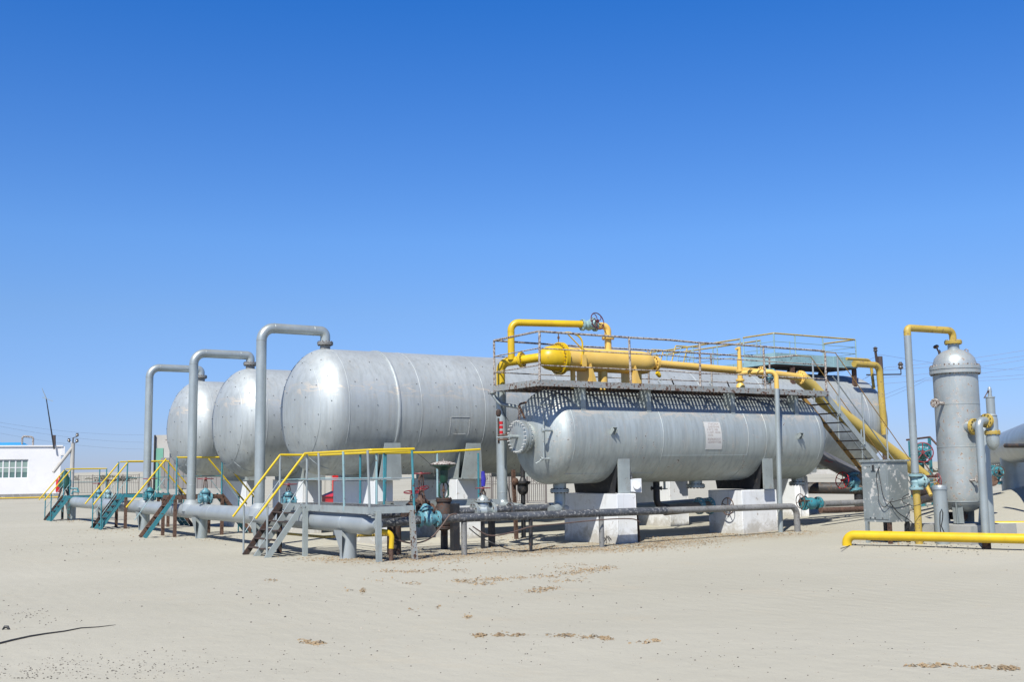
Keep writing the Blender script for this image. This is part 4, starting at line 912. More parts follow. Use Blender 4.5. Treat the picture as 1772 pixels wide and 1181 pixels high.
m = MB('rust'); m.tube(W(1420, 884, y=20.3), W(1540, 880, y=20.3), .075, 12); m.build('rusty_pipe', None, 'rusty brown pipe lying on the sand below the grey one, left of the cabinet', 'pipe')
m = MB('blackpipe'); m.tube(W(1390, 845, y=25.2), W(1520, 846, y=23.4), .19, 18); mo = m.build('black_pipe', None, 'thick black tarred pipe right of the cut cornered white block', 'pipe')
m = MB('blacksteel'); q = W(1487, 860, y=23.9); m.tube((q.x, q.y, -.3), (q.x, q.y, q.z+.1), .16, 14); m.build('pipe_support', None, 'black stub holding the thick black pipe, left of the cabinet', 'pipe support', loc=(q.x, q.y, 0))
t = thing('slanted_grey_pipe', 'shade-darkened grey pipe slanting down from the smaller tank end to behind the cabinet', 'pipe', W(1460, 812, y=22.4))
m = MB('slant'); m.tube(W(1395, 779, y=22.6), W(1530, 848, y=22.2), .21, 26); m.build('pipe_body', t)
m = MB('redbright')
for a, c in (((1427, 799), (1430, 796)), ((1430, 796), (1431, 800)), ((1432, 797), (1435, 801)), ((1435, 801), (1437, 799)), ((1438, 799), (1441, 801))):
    pa, pc = W(*a, y=22.30), W(*c, y=22.28); m.bar(pa, pc, .012, .012, (0, 1, 0))
m.build('painted_mark', t)
q = W(1478, 835, y=22.2); gate_valve('valve with a bright red upright wheel beneath the slanted grey pipe', q, (0, .2, 1), (-1, 0, .12), .10, 'valveblue', 'redbright', wR=1.15, stem=3.0, bodyhi=1.1)

# ---------------------------------------------------------------- cabinet
cx0, cy0 = 19.46, 15.5
t = thing('electrical_cabinet', 'scuffed grey sheet metal cabinet on legs with looping black cables', 'cabinet', (19.8, 15.85, 0))
m = MB('cabinet'); m.box(cx0, cx0+.66, cy0, cy0+.68, .52, 1.80); m.build('cabinet_body', t, smooth=False)
m = MB('cabinet'); m.box(cx0-.035, cx0+.70, cy0-.035, cy0+.715, 1.803, 1.845); m.build('lid', t, smooth=False)
m = MB('cabinet'); m.box(cx0-.012, cx0-.002, cy0+.03, cy0+.65, .58, 1.76); m.build('door', t, smooth=False)
m = MB('blacksteel')
for py_, z_ in ((.52, 1.70), (.46, 1.70)): m.tube((cx0-.02, cy0+py_, z_), (cx0-.011, cy0+py_, z_), .012, 8)
m.box(cx0-.03, cx0-.012, cy0+.34, cy0+.38, 1.62, 1.74); m.box(cx0-.028, cx0-.012, cy0+.30, cy0+.42, 1.60, 1.612); m.tube((cx0-.02, cy0+.2, 1.68), (cx0-.011, cy0+.2, 1.68), .016, 8)
for q_ in (.5, .38, .18): m.tube((cx0-.01, cy0+q_, .60-.0), (cx0-.0135, cy0+q_, .60), .018, 8)
m.build('latch_and_glands', t)
for xx, yy, mm in ((cx0+.02, cy0+.62, 'silver'), (cx0+.05, cy0+.06, 'rust'), (cx0+.62, cy0+.05, 'blacksteel'), (cx0+.62, cy0+.62, 'blacksteel')):
    m = MB(mm); m.bar((xx, yy, -.2), (xx, yy, .52), .07, .07); m.build('leg', t, smooth=False)
def cab(pts, r, label):
    sag(pts, r, 'cable', 'cable', label, 'cable', 6)
cab([(cx0-.03, cy0+.2, 1.66), (cx0-.05, cy0+.26, 1.5), (cx0-.04, cy0+.24, 1.2), (cx0-.06, cy0+.22, 1.0), (cx0-.08, cy0+.08, .84), (cx0-.06, cy0-.06, .95), (cx0+.02, cy0-.08, 1.02)], .008, 'long black wire looping down the front of the grey cabinet')
cab([(cx0-.03, cy0+.22, 1.66), (cx0-.03, cy0+.18, 1.4), (cx0-.04, cy0+.1, 1.05), (cx0-.05, cy0-.05, .95), (cx0+.3, cy0-.09, 1.0), (cx0+.58, cy0-.08, 1.05), (cx0+.66, cy0-.05, 1.08)], .007, 'wire from the cabinet front round to its right side')
cab([(cx0-.03, cy0-.04, .95), (cx0+.2, cy0-.06, .72), (cx0+.5, cy0-.10, .55), (cx0+.62, cy0-.14, .40), (cx0+.45, cy0-.25, .30)], .010, 'thick black cable dropping from the cabinet corner to the yellow pipe')
cab([W(1573, 855, y=15.3), W(1562, 862, y=15.2), W(1563, 870, y=15.2), W(1580, 876, y=14.95), W(1594, 873, y=14.9)], .007, 'small wire loop between the cabinet and the yellow valve stub')
cab([W(1592, 917, y=15.3), W(1600, 935, y=15.1), W(1590, 944, y=15.1)], .008, 'short cable end below the yellow pipe')
cab([W(1455, 950, z=.1), W(1468, 946, z=.06), W(1488, 937, z=.05), W(1510, 930, z=.02)], .009, 'cable lying behind the bend of the yellow ground pipe')

# ---------------------------------------------------------------- yellow ground pipes
t = thing('yellow_ground_pipe', 'thick bright yellow pipe running just above the sand at the right edge', 'pipe', (19.5, 14, 0))
m = MB('yellow'); m.pipe([(18.66, 16.0, -.35), (18.66, 16.0, .27), (20.0, 12.81, .27), (21.4, 9.47, .27)], .098, .17, 22, seg=10); m.build('pipe_body', t)
m = MB('rust'); m.tube((18.66, 16.0, -.2), (18.66, 16.0, .035), .102, 22); m.build('foot_ring', t)

t2_ = thing('rear_yellow_pipe', 'second yellow pipe low behind the tower at the right edge', 'pipe', (24.2, 15.9, 0))
m = MB('yellow'); m.tube((23.75, 16.25, .31), (25.4, 14.0, .33), .062, 16); m.build('pipe_body', t2_)
m = MB('blackpipe'); m.tube(W(1740, 772, x=25), W(1800, 772, x=24.2), .055, 14); m.build('black_branch_pipe', None, 'black pipe end in front of the big grey pipe at the right edge', 'pipe')

# ---------------------------------------------------------------- goose-neck by the tower
gx, gy = 19.85, 15.1
t = thing('valve_stub_pipe', 'rusty yellow pipe stub with peeling paint under the pale blue valve, right of the cabinet', 'pipe', (gx, gy, 0))
m = MB('oldyellow'); m.mats = [MT['oldyellow']]; m.tube((gx, gy, -.3), (gx, gy, 1.20), .075, 18); m.build('pipe_body', t)
gate_valve('pale blue valve on the rusty yellow stub, small dark red wheel to its right', (gx, gy, 1.37), (0, 0, 1), (.9, -.5, .06), .080, 'paleblue', 'red', wR=.85, stem=3.9, half=.75, yoke='palepipe', bodyhi=.72)
tz = 4.66
t = thing('tower_inlet_pipe', 'tall thin grey pipe topped by a yellow bend into the tower', 'pipe', (gx, gy, 1.5))
m = MB('tower'); m.tube((gx, gy, 1.55), (gx, gy, tz-.17), .077, 20); m.torus((gx, gy, 2.55), (0, 0, 1), .077, .005, 20, 5); m.torus((gx, gy, 1.95), (0, 0, 1), .077, .005, 20, 5); m.build('pipe_body', t)
m = MB('oldyellow'); m.pipe([(gx, gy, tz-.17), (gx, gy, tz), (21.2, 14.95, tz), (21.2, 14.95, 4.40)], .077, .17, 20, seg=9); m.build('yellow_bend', t)

# ---------------------------------------------------------------- tower
wx, wy = 21.2, 14.95; RW = .465
t = thing('vertical_separator', 'upright grey cylindrical tower with a bolted domed lid and rust specks', 'tower', (wx, wy, .45))
m = MB('tower_shell'); m.lathe((wx, wy, 0), (0, 0, 1), [(.70, .05), (.72, .2), (.78, .34), (.86, .43), (.93, RW)]+[(.93+.2*k, RW) for k in range(1, 14)]+[(3.72, RW)], 48)
m.build('shell', t)
for zz in (.93, 2.1, 3.02): s = MB('tower'); s.lathe((wx, wy, zz), (0, 0, 1), [(-.012, RW-.002), (-.006, RW+.005), (.006, RW+.005), (.012, RW-.002)], 48, caps=False); s.build('weld_seam', t)
m = MB('tower_shell'); m.lathe((wx, wy, 3.70), (0, 0, 1), [(0, RW), (0, .53), (.07, .53), (.075, .51), (.085, .51), (.09, .53), (.16, .53), (.16, RW+.02)], 48)
fo = m.build('lid_flange', t)
m = MB('railwhite')
for k in range(32):
    a = 2*math.pi*k/32; m.tube((wx+.497*math.cos(a), wy+.497*math.sin(a), 3.67), (wx+.497*math.cos(a), wy+.497*math.sin(a), 3.895), .015, 6)
m.build('bolt_ring', fo)
m = MB('tower_shell'); m.lathe((wx, wy, 3.86), (0, 0, 1), [(0, RW-.005), (.08, RW-.015), (.18, RW*.90), (.27, RW*.74), (.34, RW*.52), (.38, RW*.28), (.385, .1)], 44); m.build('domed_lid', t)
m = MB('tower'); m.lathe((wx, wy, 4.2), (0, 0, 1), [(0, .125), (.19, .12)], 22); m.mat('oldyellow'); m.flange((wx, wy, 4.40), (0, 0, 1), .185, .032, 12); m.build('top_nozzle', t)
for a in (.2, 2.6): m = MB('railwhite'); m.torus((wx+.3*math.cos(a-.6), wy+.3*math.sin(a-.6), 4.20), (math.cos(a), math.sin(a), 0), .045, .013, 14, 6); m.build('lifting_eye', t)
m = MB('darkrust'); q0 = V((wx-.26, wy+.17, 4.15)); m.tube(q0, q0+V((-.05, .03, .13)), .018, 8); m.lathe(q0+V((-.05, .03, .12)), (-.3, .2, 1), [(0, .03), (.02, .06), (.06, .06), (.08, .03)], 12); m.build('vent_valve', t)
m = MB('railwhite'); m.tube((wx-.42, wy, 3.04), (wx-.74, wy, 3.04), .035, 12); m.flange((wx-.76, wy, 3.04), (1, 0, 0), .10, .025, 8, boltmat='railwhite'); m.build('side_nozzle', t)
for a in (.3, 1.87, 3.44, 5.01):
    m = MB('tower'); ca, sa = math.cos(a), math.sin(a); p = V((wx+.33*ca, wy+.33*sa, 0)); m.bar(p+V((0, 0, .47)), p+V((.06*ca, .06*sa, .93)), .22, .018, (-sa, ca, 0)); m.bar(p+V((.03*ca, .03*sa, .47)), p+V((.07*ca, .07*sa, .93)), .02, .12, (-sa, ca, 0)); m.build('leg', t, smooth=False)
m = MB('darkrust'); m.tube((wx-.15, wy-.1, .62), (wx+.2, wy+.6, .60), .085, 14); m.build('drain_pipe', t)
m = MB('railwhite'); q = W(1684, 832, y=wy-.46); m.tube(q+V((0, .1, 0)), q+V((0, -.1, 0)), .02, 8); m.torus(q+V((0, -.08, 0)), (.3, -1, .2), .045, .015, 12, 6); m.build('sample_cock', t)
m = MB('concrete'); m.hexa([(20.33, 14.2, -.25), (21.95, 14.2, -.25), (21.95, 15.85, -.25), (20.33, 15.85, -.25), (20.36, 14.22, .45), (21.95, 14.22, .45), (21.95, 15.85, .45), (20.36, 15.85, .45)]); m.build('tower_foundation', None, 'rough concrete block under the upright tower', 'foundation', loc=(21.1, 15, 0), smooth=False)
# outlet pipe and relief valve
ox = 20.88
t = thing('tower_outlet_pipe', 'grey pipe leaving the tower through a yellow flange and going down close beside it', 'pipe', (ox, 14.25, 0))
e0 = W(1686, 739, y=14.43)
m = MB('tower'); m.tube((e0.x, 14.8, e0.z), (e0.x, 14.45, e0.z), .125, 22); m.build('nozzle', t)
m = MB('oldyellow'); m.flange((e0.x, 14.44, e0.z), (0, 1, 0), .175, .03, 12, boltmat='blacksteel'); m.build('flange', t)
m = MB('tower'); m.pipe([(e0.x, 14.44, e0.z), (e0.x, 14.22, e0.z), (e0.x, 14.22, -.2)], .105, .15, 20); m.build('pipe_body', t)
q = W(1698, 800, y=13.55); vx = q.x; e1 = W(1707, 727, y=13.55)
t = thing('relief_downpipe', 'front grey pipe standing right of the tower with rust at its foot', 'pipe', (vx, 13.55, 0))
m = MB('tower'); m.pipe([(e1.x, 13.55, e1.z-.02), (vx, 13.55, e1.z-.02), (vx, 13.55, .3)], .080, .14, 20); m.mat('rust').tube((vx, 13.55, .3), (vx, 13.55, -.25), .083, 20); m.build('pipe_body', t)
t = thing('relief_valve', 'grey capped relief valve with yellow bolted flanges right of the tower', 'valve', (e1.x+.05, 13.55, e1.z))
m = MB('oldyellow'); m.flange((e1.x, 13.55, e1.z-.02), (1, 0, 0), .145, .032, 10, boltmat='blacksteel'); m.build('flange', t)
c = V((W(1714, 700, y=13.55).x, 13.55, e1.z)); mm_ = MB('tower'); mm_.tube((e1.x, 13.55, e1.z-.02), (c.x, 13.55, e1.z-.02), .08, 16); mm_.build('inlet_neck', t); m = MB('tower'); m.lathe(c+V((0, 0, -.62)), (0, 0, 1), [(0, .03), (.04, .08), (.12, .12), (.22, .13), (.34, .12), (.62, .12), (.72, .10)], 20); m.build('valve_body', t)
m = MB('oldyellow'); m.flange(c+V((0, 0, -.26)), (0, 0, 1), .155, .03, 8); m.build('flange', t)
m = MB('tower'); m.lathe(c+V((0, 0, .08)), (0, 0, 1), [(0, .12), (.04, .085), (.36, .085), (.37, .095), (.39, .095), (.40, .04), (.55, .038), (.58, .03), (.6, .01)], 20); m.build('spring_bonnet', t)
m = MB('rust'); m.tube(c+V((-.06, 0, .58)), c+V((.05, 0, .58)), .02, 8); m.tube(c+V((-.06, 0, .58)), c+V((-.16, .03, .44)), .01, 6); m.build('test_lever', t)

# capped grey post with ribbon mark
q = W(1632, 948, z=0); t = thing('capped_pipe_post', 'short thick grey capped post with a dark looped ribbon mark, left of the tower', 'post', (q.x, q.y, 0))
pz = V((q.x, q.y, 0)); m = MB('tower'); m.tube(pz+V((0, 0, -.1)), pz+V((0, 0, 1.24)), .145, 24); m.build('post_body', t)
m = MB('tower'); m.lathe(pz+V((0, 0, 1.2)), (0, 0, 1), [(0, .158), (.06, .158), (.09, .14), (.10, .05)], 24); m.build('cap', t)
m = MB('railwhite'); m.tube(pz+V((.15, -.03, 1.12)), pz+V((.17, -.05, .98)), .012, 6); m.build('latch', t)
m = MB('rust')
for a in range(5): an = a*1.26; m.tube(pz+V((0, 0, .1)), pz+V((.33*math.cos(an), .33*math.sin(an), -.03)), .014, 6)
m.build('foot_rods', t)
vd = (CAMP-pz); vd.z = 0; vd.normalize(); sd_ = V((-vd.y, vd.x, 0))
def onpost(a, z): an = a/.15; return pz+(vd*math.cos(an)-sd_*0+sd_*math.sin(an))*.150+V((0, 0, z))
m = MB('blacksteel'); m.path([onpost(a, z) for a, z in ((-.03, .30), (-.035, .5), (-.02, .72), (.02, .80), (.035, .72), (.02, .58), (-.01, .45), (.05, .28), (.08, .20))], .011, 6); m.build('ribbon_mark', t)

# behind: blue framed valve platform
def at(px, py, d): return W(px, py, d=d)
t = thing('small_valve_platform', 'small teal railed frame seen between the tall thin pipe and the tower', 'platform', V((at(1595, 820, 33).x, at(1595, 820, 33).y, 0)))
D_ = 33
a, b_, c_ = at(1569, 762, D_), at(1609, 757, D_+.6), at(1640, 790, D_-1)
m = MB('rust'); m.tube(a, b_, .03, 8); m.build('handrail', t); m = MB('rust'); m.tube(b_, c_, .03, 8); m.build('handrail', t)
m = MB('rust'); m.tube(at(1598, 800, D_-.5), at(1626, 838, D_-1), .02, 8); m.build('brace', t)
for px, pt in ((1574, 764), (1608, 759)):
    p = at(px, pt, D_); m = MB('teal'); m.bar((p.x, p.y, p.z), (p.x, p.y, -.2), .09, .05); m.build('post', t, smooth=False)
p = at(1594, 790, D_+.3); m = MB('teal'); m.bar((p.x, p.y, p.z+.25), (p.x, p.y, 0), .12, .1); m.build('post', t, smooth=False)
q = at(1601, 783, D_-.4); gate_valve('teal valve with a large thin dark red wheel in the small teal frame', q+V((.55, .55, -.05)), (0, 0, 1), (-.8, -.7, .08), .12, 'teal', 'red', wR=1.15, stem=2.9)
for k, (pa, pb, r_, mm, lab) in enumerate((((1585, 852), (1640, 856), .16, 'darkrust', 'dark rusty pipe in the hollow behind the yellow stub'), ((1590, 868), (1640, 852), .10, 'blackpipe', 'black pipe crossing the hollow behind the capped post'), ((1600, 826), (1650, 822), .04, 'rust', 'thin rusty pipe left of the tower'))):
    m = MB(mm); m.tube(at(pa[0], pa[1], 30-k), at(pb[0], pb[1], 31-k), r_, 14); m.build('buried_pipe', None, lab, 'pipe')
m = MB('oldyellow'); m.tube(at(1604, 843, 28), at(1611, 858, 27.8), .05, 10); m.build('yellow_lever', None, 'short slanting yellow rod left of the capped post', 'rod')

# big grey pipe at right edge
bp0, bp1 = W(1700, 786, z=2.22), W(1790, 764, z=2.34)
u = (bp1-bp0).normalized()
t = thing('large_grey_pipe', 'very thick grey pipe leaving the picture at the right edge behind the tower', 'pipe', (bp1.x, bp1.y, 1))
m = MB('tower'); m.tube(bp0-u*5, bp1+u*6, .55, 44); m.build('pipe_body', t)
q = W(1757, 800, z=1.7); q = V((bp0.x+(bp1.x-bp0.x)*.70, bp0.y+(bp1.y-bp0.y)*.70, 0)); m = MB('tower'); m.tube((q.x, q.y, -.3), (q.x, q.y, 2.1), .42, 36); m.build('pipe_stand', t)
q = W(1722, 822, d=31); gate_valve('dark teal valve half buried left of the thick grey pipe stand', q, (0, 0, 1), (-.5, -.6, .2), .10, 'teal', 'rust', wR=.7, stem=2.0)
q = W(1717, 833, d=27); hw_ = thing('buried_flange', 'rusty flange end on the sand right of the front downpipe', 'flange', q); m = MB('rust'); m.flange(q, (-.5, -.8, .1), .13, .04, 8); m.build('disc', hw_)

# ---------------------------------------------------------------- background things
# power poles
q = W(1524, 640, d=60); t = thing('power_pole', 'dark power pole with side insulators behind the yellow vent pipe', 'power pole', (q.x, q.y, 0))
top = W(1523.5, 617, d=60); m = MB('wood'); m.tube((q.x, q.y, -.5), (q.x, q.y, top.z), .16, 12, .13); m.build('pole_shaft', t)
tp = V((q.x, q.y, top.z))
m = MB('wood'); m.bar(tp+V((-.15, .1, -.4)), tp+V((-.2, .12, .25)), .1, .1); m.build('top_stub', t); ins = MB('porcelain'); ins.lathe(tp+V((-.2, .12, .25)), (0, 0, 1), [(0, .06), (.06, .13), (.14, .08), (.2, .14), (.28, .05)], 10); ins.build('insulator', t)
m = MB('blacksteel'); m.bar(tp+V((-.8*.84, .8*.54, -1.0)), tp+V((1.1*.84, -1.1*.54, -1.0)), .07, .07); m.build('crossarm', t)
ie = tp+V((1.1*.84, -1.1*.54, -1.0)); ins = MB('porcelain'); ins.tube(ie, ie+V((0, 0, .3)), .03, 8); ins.lathe(ie+V((0, 0, .28)), (0, 0, 1), [(0, .08), (.08, .15), (.18, .1), (.26, .16), (.4, .07)], 10); ins.build('insulator', t)
q = W(124.5, 820, d=95); top = W(126, 768, d=95); t = thing('power_pole', 'pale concrete power pole with a slanted brace right of the white building', 'power pole', (q.x, q.y, 0))
m = MB('palewall'); m.tube((q.x, q.y, -.5), (q.x, q.y, top.z), .2, 12, .17); m.build('pole_shaft', t)
m = MB('palewall'); m.tube(V((q.x, q.y, top.z-.3)), W(92, 818, d=94), .14, 10); m.build('brace', t)
m = MB('porcelain'); tp = V((q.x, q.y, top.z)); m.tube(tp, tp+V((0, 0, .5)), .06, 8)
m.build('top_pin', t)
for dx, dz in ((-.35, .15), (.35, .1), (.35, .6)):
    ins = MB('porcelain'); e = tp+V((dx*.84, -dx*.54, dz)); ins.tube(tp+V((0, 0, dz-.1)), e, .035, 6); ins.lathe(e, (0, 0, 1), [(0, .08), (.1, .15), (.2, .1), (.3, .12)], 10); ins.build('insulator', t)
def wire(pts, r, label, ins_=True):
    P = [W(px, py, d=d) for px, py, d in pts]; out = []
    for a, c in zip(P[:-1], P[1:]):
        for k in range(14):
            u_ = k/14; p = a.lerp(c, u_); p.z -= 4*u_*(1-u_)*(a-c).length*.012; out.append(p)
    out.append(P[-1]); m = MB('wire'); m.path(out, r, 5); m.build('power_line', None, label, 'power line', 'power lines')
wire([(1300, 668, 150), (1523, 614, 60), (1900, 622, 130)], .009, 'wire from the tip of the dark pole towards the left')
wire([(1380, 668, 140), (1534, 636, 59.5), (1800, 602, 60)], .009, 'wire from the right insulator of the dark pole, highest right of the tower')
wire([(1380, 680, 140), (1517, 642, 60), (1800, 612, 62)], .009, 'second wire from the top right of the tower')
wire([(1380, 690, 140), (1520, 655, 62), (1800, 618, 64)], .009, 'third wire from the top right of the tower')
wire([(1380, 705, 140), (1522, 665, 66), (1800, 630, 70)], .010, 'fourth wire from the top right of the tower')
wire([(1400, 712, 120), (1600, 655, 76), (1800, 646, 80)], .010, 'fifth wire from the top right of the tower')
wire([(1400, 725, 120), (1600, 660, 80), (1800, 653, 82)], .010, 'lowest wire right of the tower')
wire([(-60, 721, 150), (246, 753, 210), (560, 790, 380)], .012, 'upper wire left of the goose-neck pipes')
wire([(-60, 726, 150), (246, 766, 210), (560, 797, 380)], .012, 'middle wire left of the goose-neck pipes')
wire([(-60, 738, 150), (246, 778, 210), (560, 804, 380)], .012, 'lowest wire left of the goose-neck pipes')

# white building
DB = 95
def on(px, py, dd=0): return W(px, py, d=DB+dd)
c0 = on(103, 861); left = on(-240, 861, 0); vy = V((c0.x, c0.y, 0)).normalized(); vy = Matrix.Rotation(math.radians(4), 3, 'Z') @ vy; ux = V((-vy.y, vy.x, 0)); LW = 16.0; RNG = math.hypot(c0.x, c0.y)
if ux.dot(left-c0) < 0: ux = -ux
zb = .0; ztop = on(50, 774).z; zpl = on(50, 855).z
def Bp(u_, v_, z_): return V((c0.x, c0.y, 0))+ux*u_+vy*v_+V((0, 0, z_))
t = thing('white_building', 'low white plastered building with a pale framed window at the left edge', 'building', Bp(3, 2, 0))
def bbox(m, u0, u1, v0, v1, z0, z1): return m.hexa([Bp(u0, v0, z0), Bp(u1, v0, z0), Bp(u1, v1, z0), Bp(u0, v1, z0), Bp(u0, v0, z1), Bp(u1, v0, z1), Bp(u1, v1, z1), Bp(u0, v1, z1)])
def ub(px): return RNG*math.tan(math.atan((886-px)/1900)-math.atan(783/1900))
wu0, wu1 = ub(47), ub(-18); wz0, wz1 = on(30, 829).z, on(30, 796).z
w = MB('wall'); hh = ztop
bbox(w, 0, wu0, .0, 7, zpl, hh); bbox(w, wu1, LW, .0, 7, zpl, hh); bbox(w, wu0, wu1, 0.0, 7, zpl, wz0); bbox(w, wu0, wu1, 0.0, 7, wz1, hh); bbox(w, wu0+.0, wu1, .45, 7, wz0, wz1)
w.build('wall', t, smooth=False)
w = MB('plinth'); bbox(w, -.06, LW, -.1, 7.1, -.5, zpl); w.build('plinth', t, smooth=False)
w = MB('wall'); bbox(w, -.12, LW, -.10, 7.2, hh+.003, hh+.12); bbox(w, -.30, .0, -.02, 3, hh-.75, hh+.0); w.build('roof_edge', t, smooth=False)
w = MB('skyblue'); w.hexa([Bp(ub(47), .5, hh+.123), Bp(LW, .5, hh+.123), Bp(LW, 6.5, hh+.123), Bp(ub(47), 6.5, hh+.123), Bp(ub(40), 2.0, hh+.42), Bp(LW, 2.0, hh+.42), Bp(LW, 5.0, hh+.42), Bp(ub(40), 5.0, hh+.42)]); w.build('roof_sheet', t, label='bright blue roof sheet', smooth=False)
wf = MB('wall'); bbox(wf, wu0, wu1, .10, .2, wz0, wz0+.09); bbox(wf, wu0, wu1, .10, .2, wz1-.09, wz1)
for i in range(7):
    u_ = wu0+(wu1-wu0)*i/6; bbox(wf, max(wu0, u_-.05), min(wu1, u_+.05), .098, .2, wz0+.09, wz1-.09)
bbox(wf, wu0+.05, wu1, .11, .19, wz0+(wz1-wz0)*.55, wz0+(wz1-wz0)*.59)
wfo = wf.build('window_frame', t, smooth=False)
g_ = MB('glass'); bbox(g_, wu0, wu1, .15, .17, wz0+.09, wz1-.09); g_.build('window_pane', wfo, smooth=False)
g_ = MB('curtain'); bbox(g_, wu0+.05, wu1-.05, .130, .140, wz0+(wz1-wz0)*.33, wz1-.1); g_.build('curtain', wfo, smooth=False)
m = MB('railwhite'); p = Bp(ub(55), 1, hh+.1); q2 = Bp(ub(36), 1, hh+.1); m.pipe([p, p+V((0, 0, .75)), q2+V((0, 0, .85)), q2], .08, .2, 8); m.build('roof_pipe', t)
m = MB('yellow'); m.pipe([Bp(-.2, -1.6, -.1), Bp(-.2, -1.6, .10), Bp(LW, -1.3, .10)], .055, .2, 8); m.build('yellow_wall_pipe', None, 'thin yellow pipe running along the foot of the white building', 'pipe')
m = MB('wood'); p = Bp(.35, 3, hh); m.tube(p, p+V((-.05, 0, 1.1)), .12, 8); m.build('chimney_stub', None, 'short dark post on the corner of the white building roof', 'post')
a_ = on(94, 772); b2 = on(80, 690); cc = on(72.5, 672); m = MB('blacksteel'); m.tube(a_+V((0, 0, -.3)), b2, .07, 8, .04); m.build('mast_shaft', None, 'tall leaning black mast on the white building roof', 'mast')
m = MB('silver'); m.tube(b2, cc, .05, 6, .02); m.tube(b2+V((-.3, .1, .1)), b2+V((.5, -.3, -.25)), .025, 5); m.build('mast_tip', None, 'thin bent aerial at the tip of the leaning mast', 'aerial')
# fire point and clutter by the building corner
q = at(102, 840, 90); m = MB('redbright'); m.lathe((q.x, q.y, q.z-.6), (0, 0, 1), [(0, .2), (.1, .24), (1.0, .24), (1.2, .12), (1.35, .06)], 14); m.build('gas_cylinder', None, 'small red cylinder hanging at the corner of the white building', 'cylinder')
for px, py, lab in ((112, 838, 'dark green pump unit in front of the white building corner'),):
    q = at(px, py, 88); t = thing('pump_unit', lab, 'pump', (q.x, q.y, 0)); b0 = V((q.x, q.y, 0))
    m = MB('green'); m.lathe(b0+V((0, 0, .9)), (0, 0, 1), [(0, .3), (.1, .5), (.6, .5), (.9, .3), (1.3, .2), (1.4, .05)], 16); m.build('casing', t)
    m = MB('blacksteel')
    for dx in (-.5, .5): m.tube(b0+V((dx, 0, -.2)), b0+V((dx*.4, 0, 1.1)), .07, 8)
    m.tube(b0+V((0, 0, 1)), b0+V((.5, 0, -.2)), .07, 8); m.build('stand', t)
    m = MB('teal'); a = at(118, 846, 88); m.pipe([a, at(134, 846, 88), at(136, 853, 88)], .07, .1, 8); m.pipe([at(124, 856, 88), at(126, 851, 88), at(136, 852, 88)], .06, .1, 8); m.build('lever_frame', t)

# fences
def fence(pa, pb, h, n, label, fancy):
    A, B = V((pa.x, pa.y, 0)), V((pb.x, pb.y, 0)); L_ = (B-A).length; u_ = (B-A).normalized(); z0 = .12
    t = thing('metal_fence', label, 'fence', (A+B)/2)
    def P(u2, z): return A+u_*u2+V((0, 0, z))
    for k in range(n):
        w_ = L_/n; m = MB('fence'); x0 = k*w_
        for z in (z0, h*.62, h): m.bar(P(x0, z), P(x0+w_, z), .05, .04)
        nb = 9
        for i in range(nb+1):
            if fancy and i in (4, 5): m.bar(P(x0+w_*i/nb, z0), P(x0+w_*i/nb, h*.62), .03, .03)
            else: m.bar(P(x0+w_*i/nb, z0), P(x0+w_*i/nb, h), .03, .03)
        if fancy:
            cx_, cz = x0+w_*.5, h*.81; s_ = h*.17
            for a0, a1 in (((-1, 0), (0, 1)), ((0, 1), (1, 0)), ((1, 0), (0, -1)), ((0, -1), (-1, 0))): m.bar(P(cx_+a0[0]*s_*1.3, cz+a0[1]*s_), P(cx_+a1[0]*s_*1.3, cz+a1[1]*s_), .035, .03)
            for dz in (.70, .90): m.bar(P(x0, h*dz), P(x0+w_*.33, h*dz), .03, .03); m.bar(P(x0+w_*.67, h*dz), P(x0+w_, h*dz), .03, .03)
        m.build('panel', t, smooth=False)
    for k in range(n+1): m = MB('fence'); m.bar(P(L_*k/n, -.3), P(L_*k/n, h+.1), .08, .08); m.build('post', t, smooth=False)
fence(W(822, 866, d=62), W(945, 866, d=58), W(880, 818, d=60).z, 4, 'ornamental metal fence with diamonds seen below the near large tank, right of the white block', True)
fence(W(112, 852, d=118), W(240, 853, d=105), W(150, 824, d=115).z, 5, 'plain metal fence on the sand behind the smallest left crossover', False)

# cabins behind the tanks
def cabin(label, px0, px1, pyt, pyb, d, depth, mat, cat='cabin', name='site_cabin', ribs=False):
    a = W(px0, pyb, d=d); c = W(px1, pyb, d=d); u_ = (c-a); u_.z = 0; L_ = u_.length; u_.normalize(); v_ = V((-u_.y, u_.x, 0))
    if v_.dot(f0) < 0: v_ = -v_
    z1 = W((px0+px1)/2, pyt, d=d).z; z0 = max(-.1, a.z-.05)
    t = thing(name, label, cat, (a.x, a.y, 0)); o_ = V((a.x, a.y, 0))
    def Q(x, y, z): return o_+u_*x+v_*y+V((0, 0, z))
    m = MB(mat); m.hexa([Q(0, 0, z0), Q(L_, 0, z0), Q(L_, depth, z0), Q(0, depth, z0), Q(0, 0, z1), Q(L_, 0, z1), Q(L_, depth, z1), Q(0, depth, z1)])
    if ribs:
        k = .12
        while k < L_-.05: m.hexa([Q(k, -.03, z0), Q(k+.09, -.03, z0), Q(k+.09, .0-.002, z0), Q(k, -.002, z0), Q(k, -.03, z1), Q(k+.09, -.03, z1), Q(k+.09, -.002, z1), Q(k, -.002, z1)]); k += .25
    m.build('wall', t, smooth=False)
    return t, Q, L_, z0, z1
t, Q, L_, z0, z1 = cabin('pale panelled cabin with a mint green door, left of the farthest large tank', 264, 292, 753, 848, 66, 5, 'palewall')
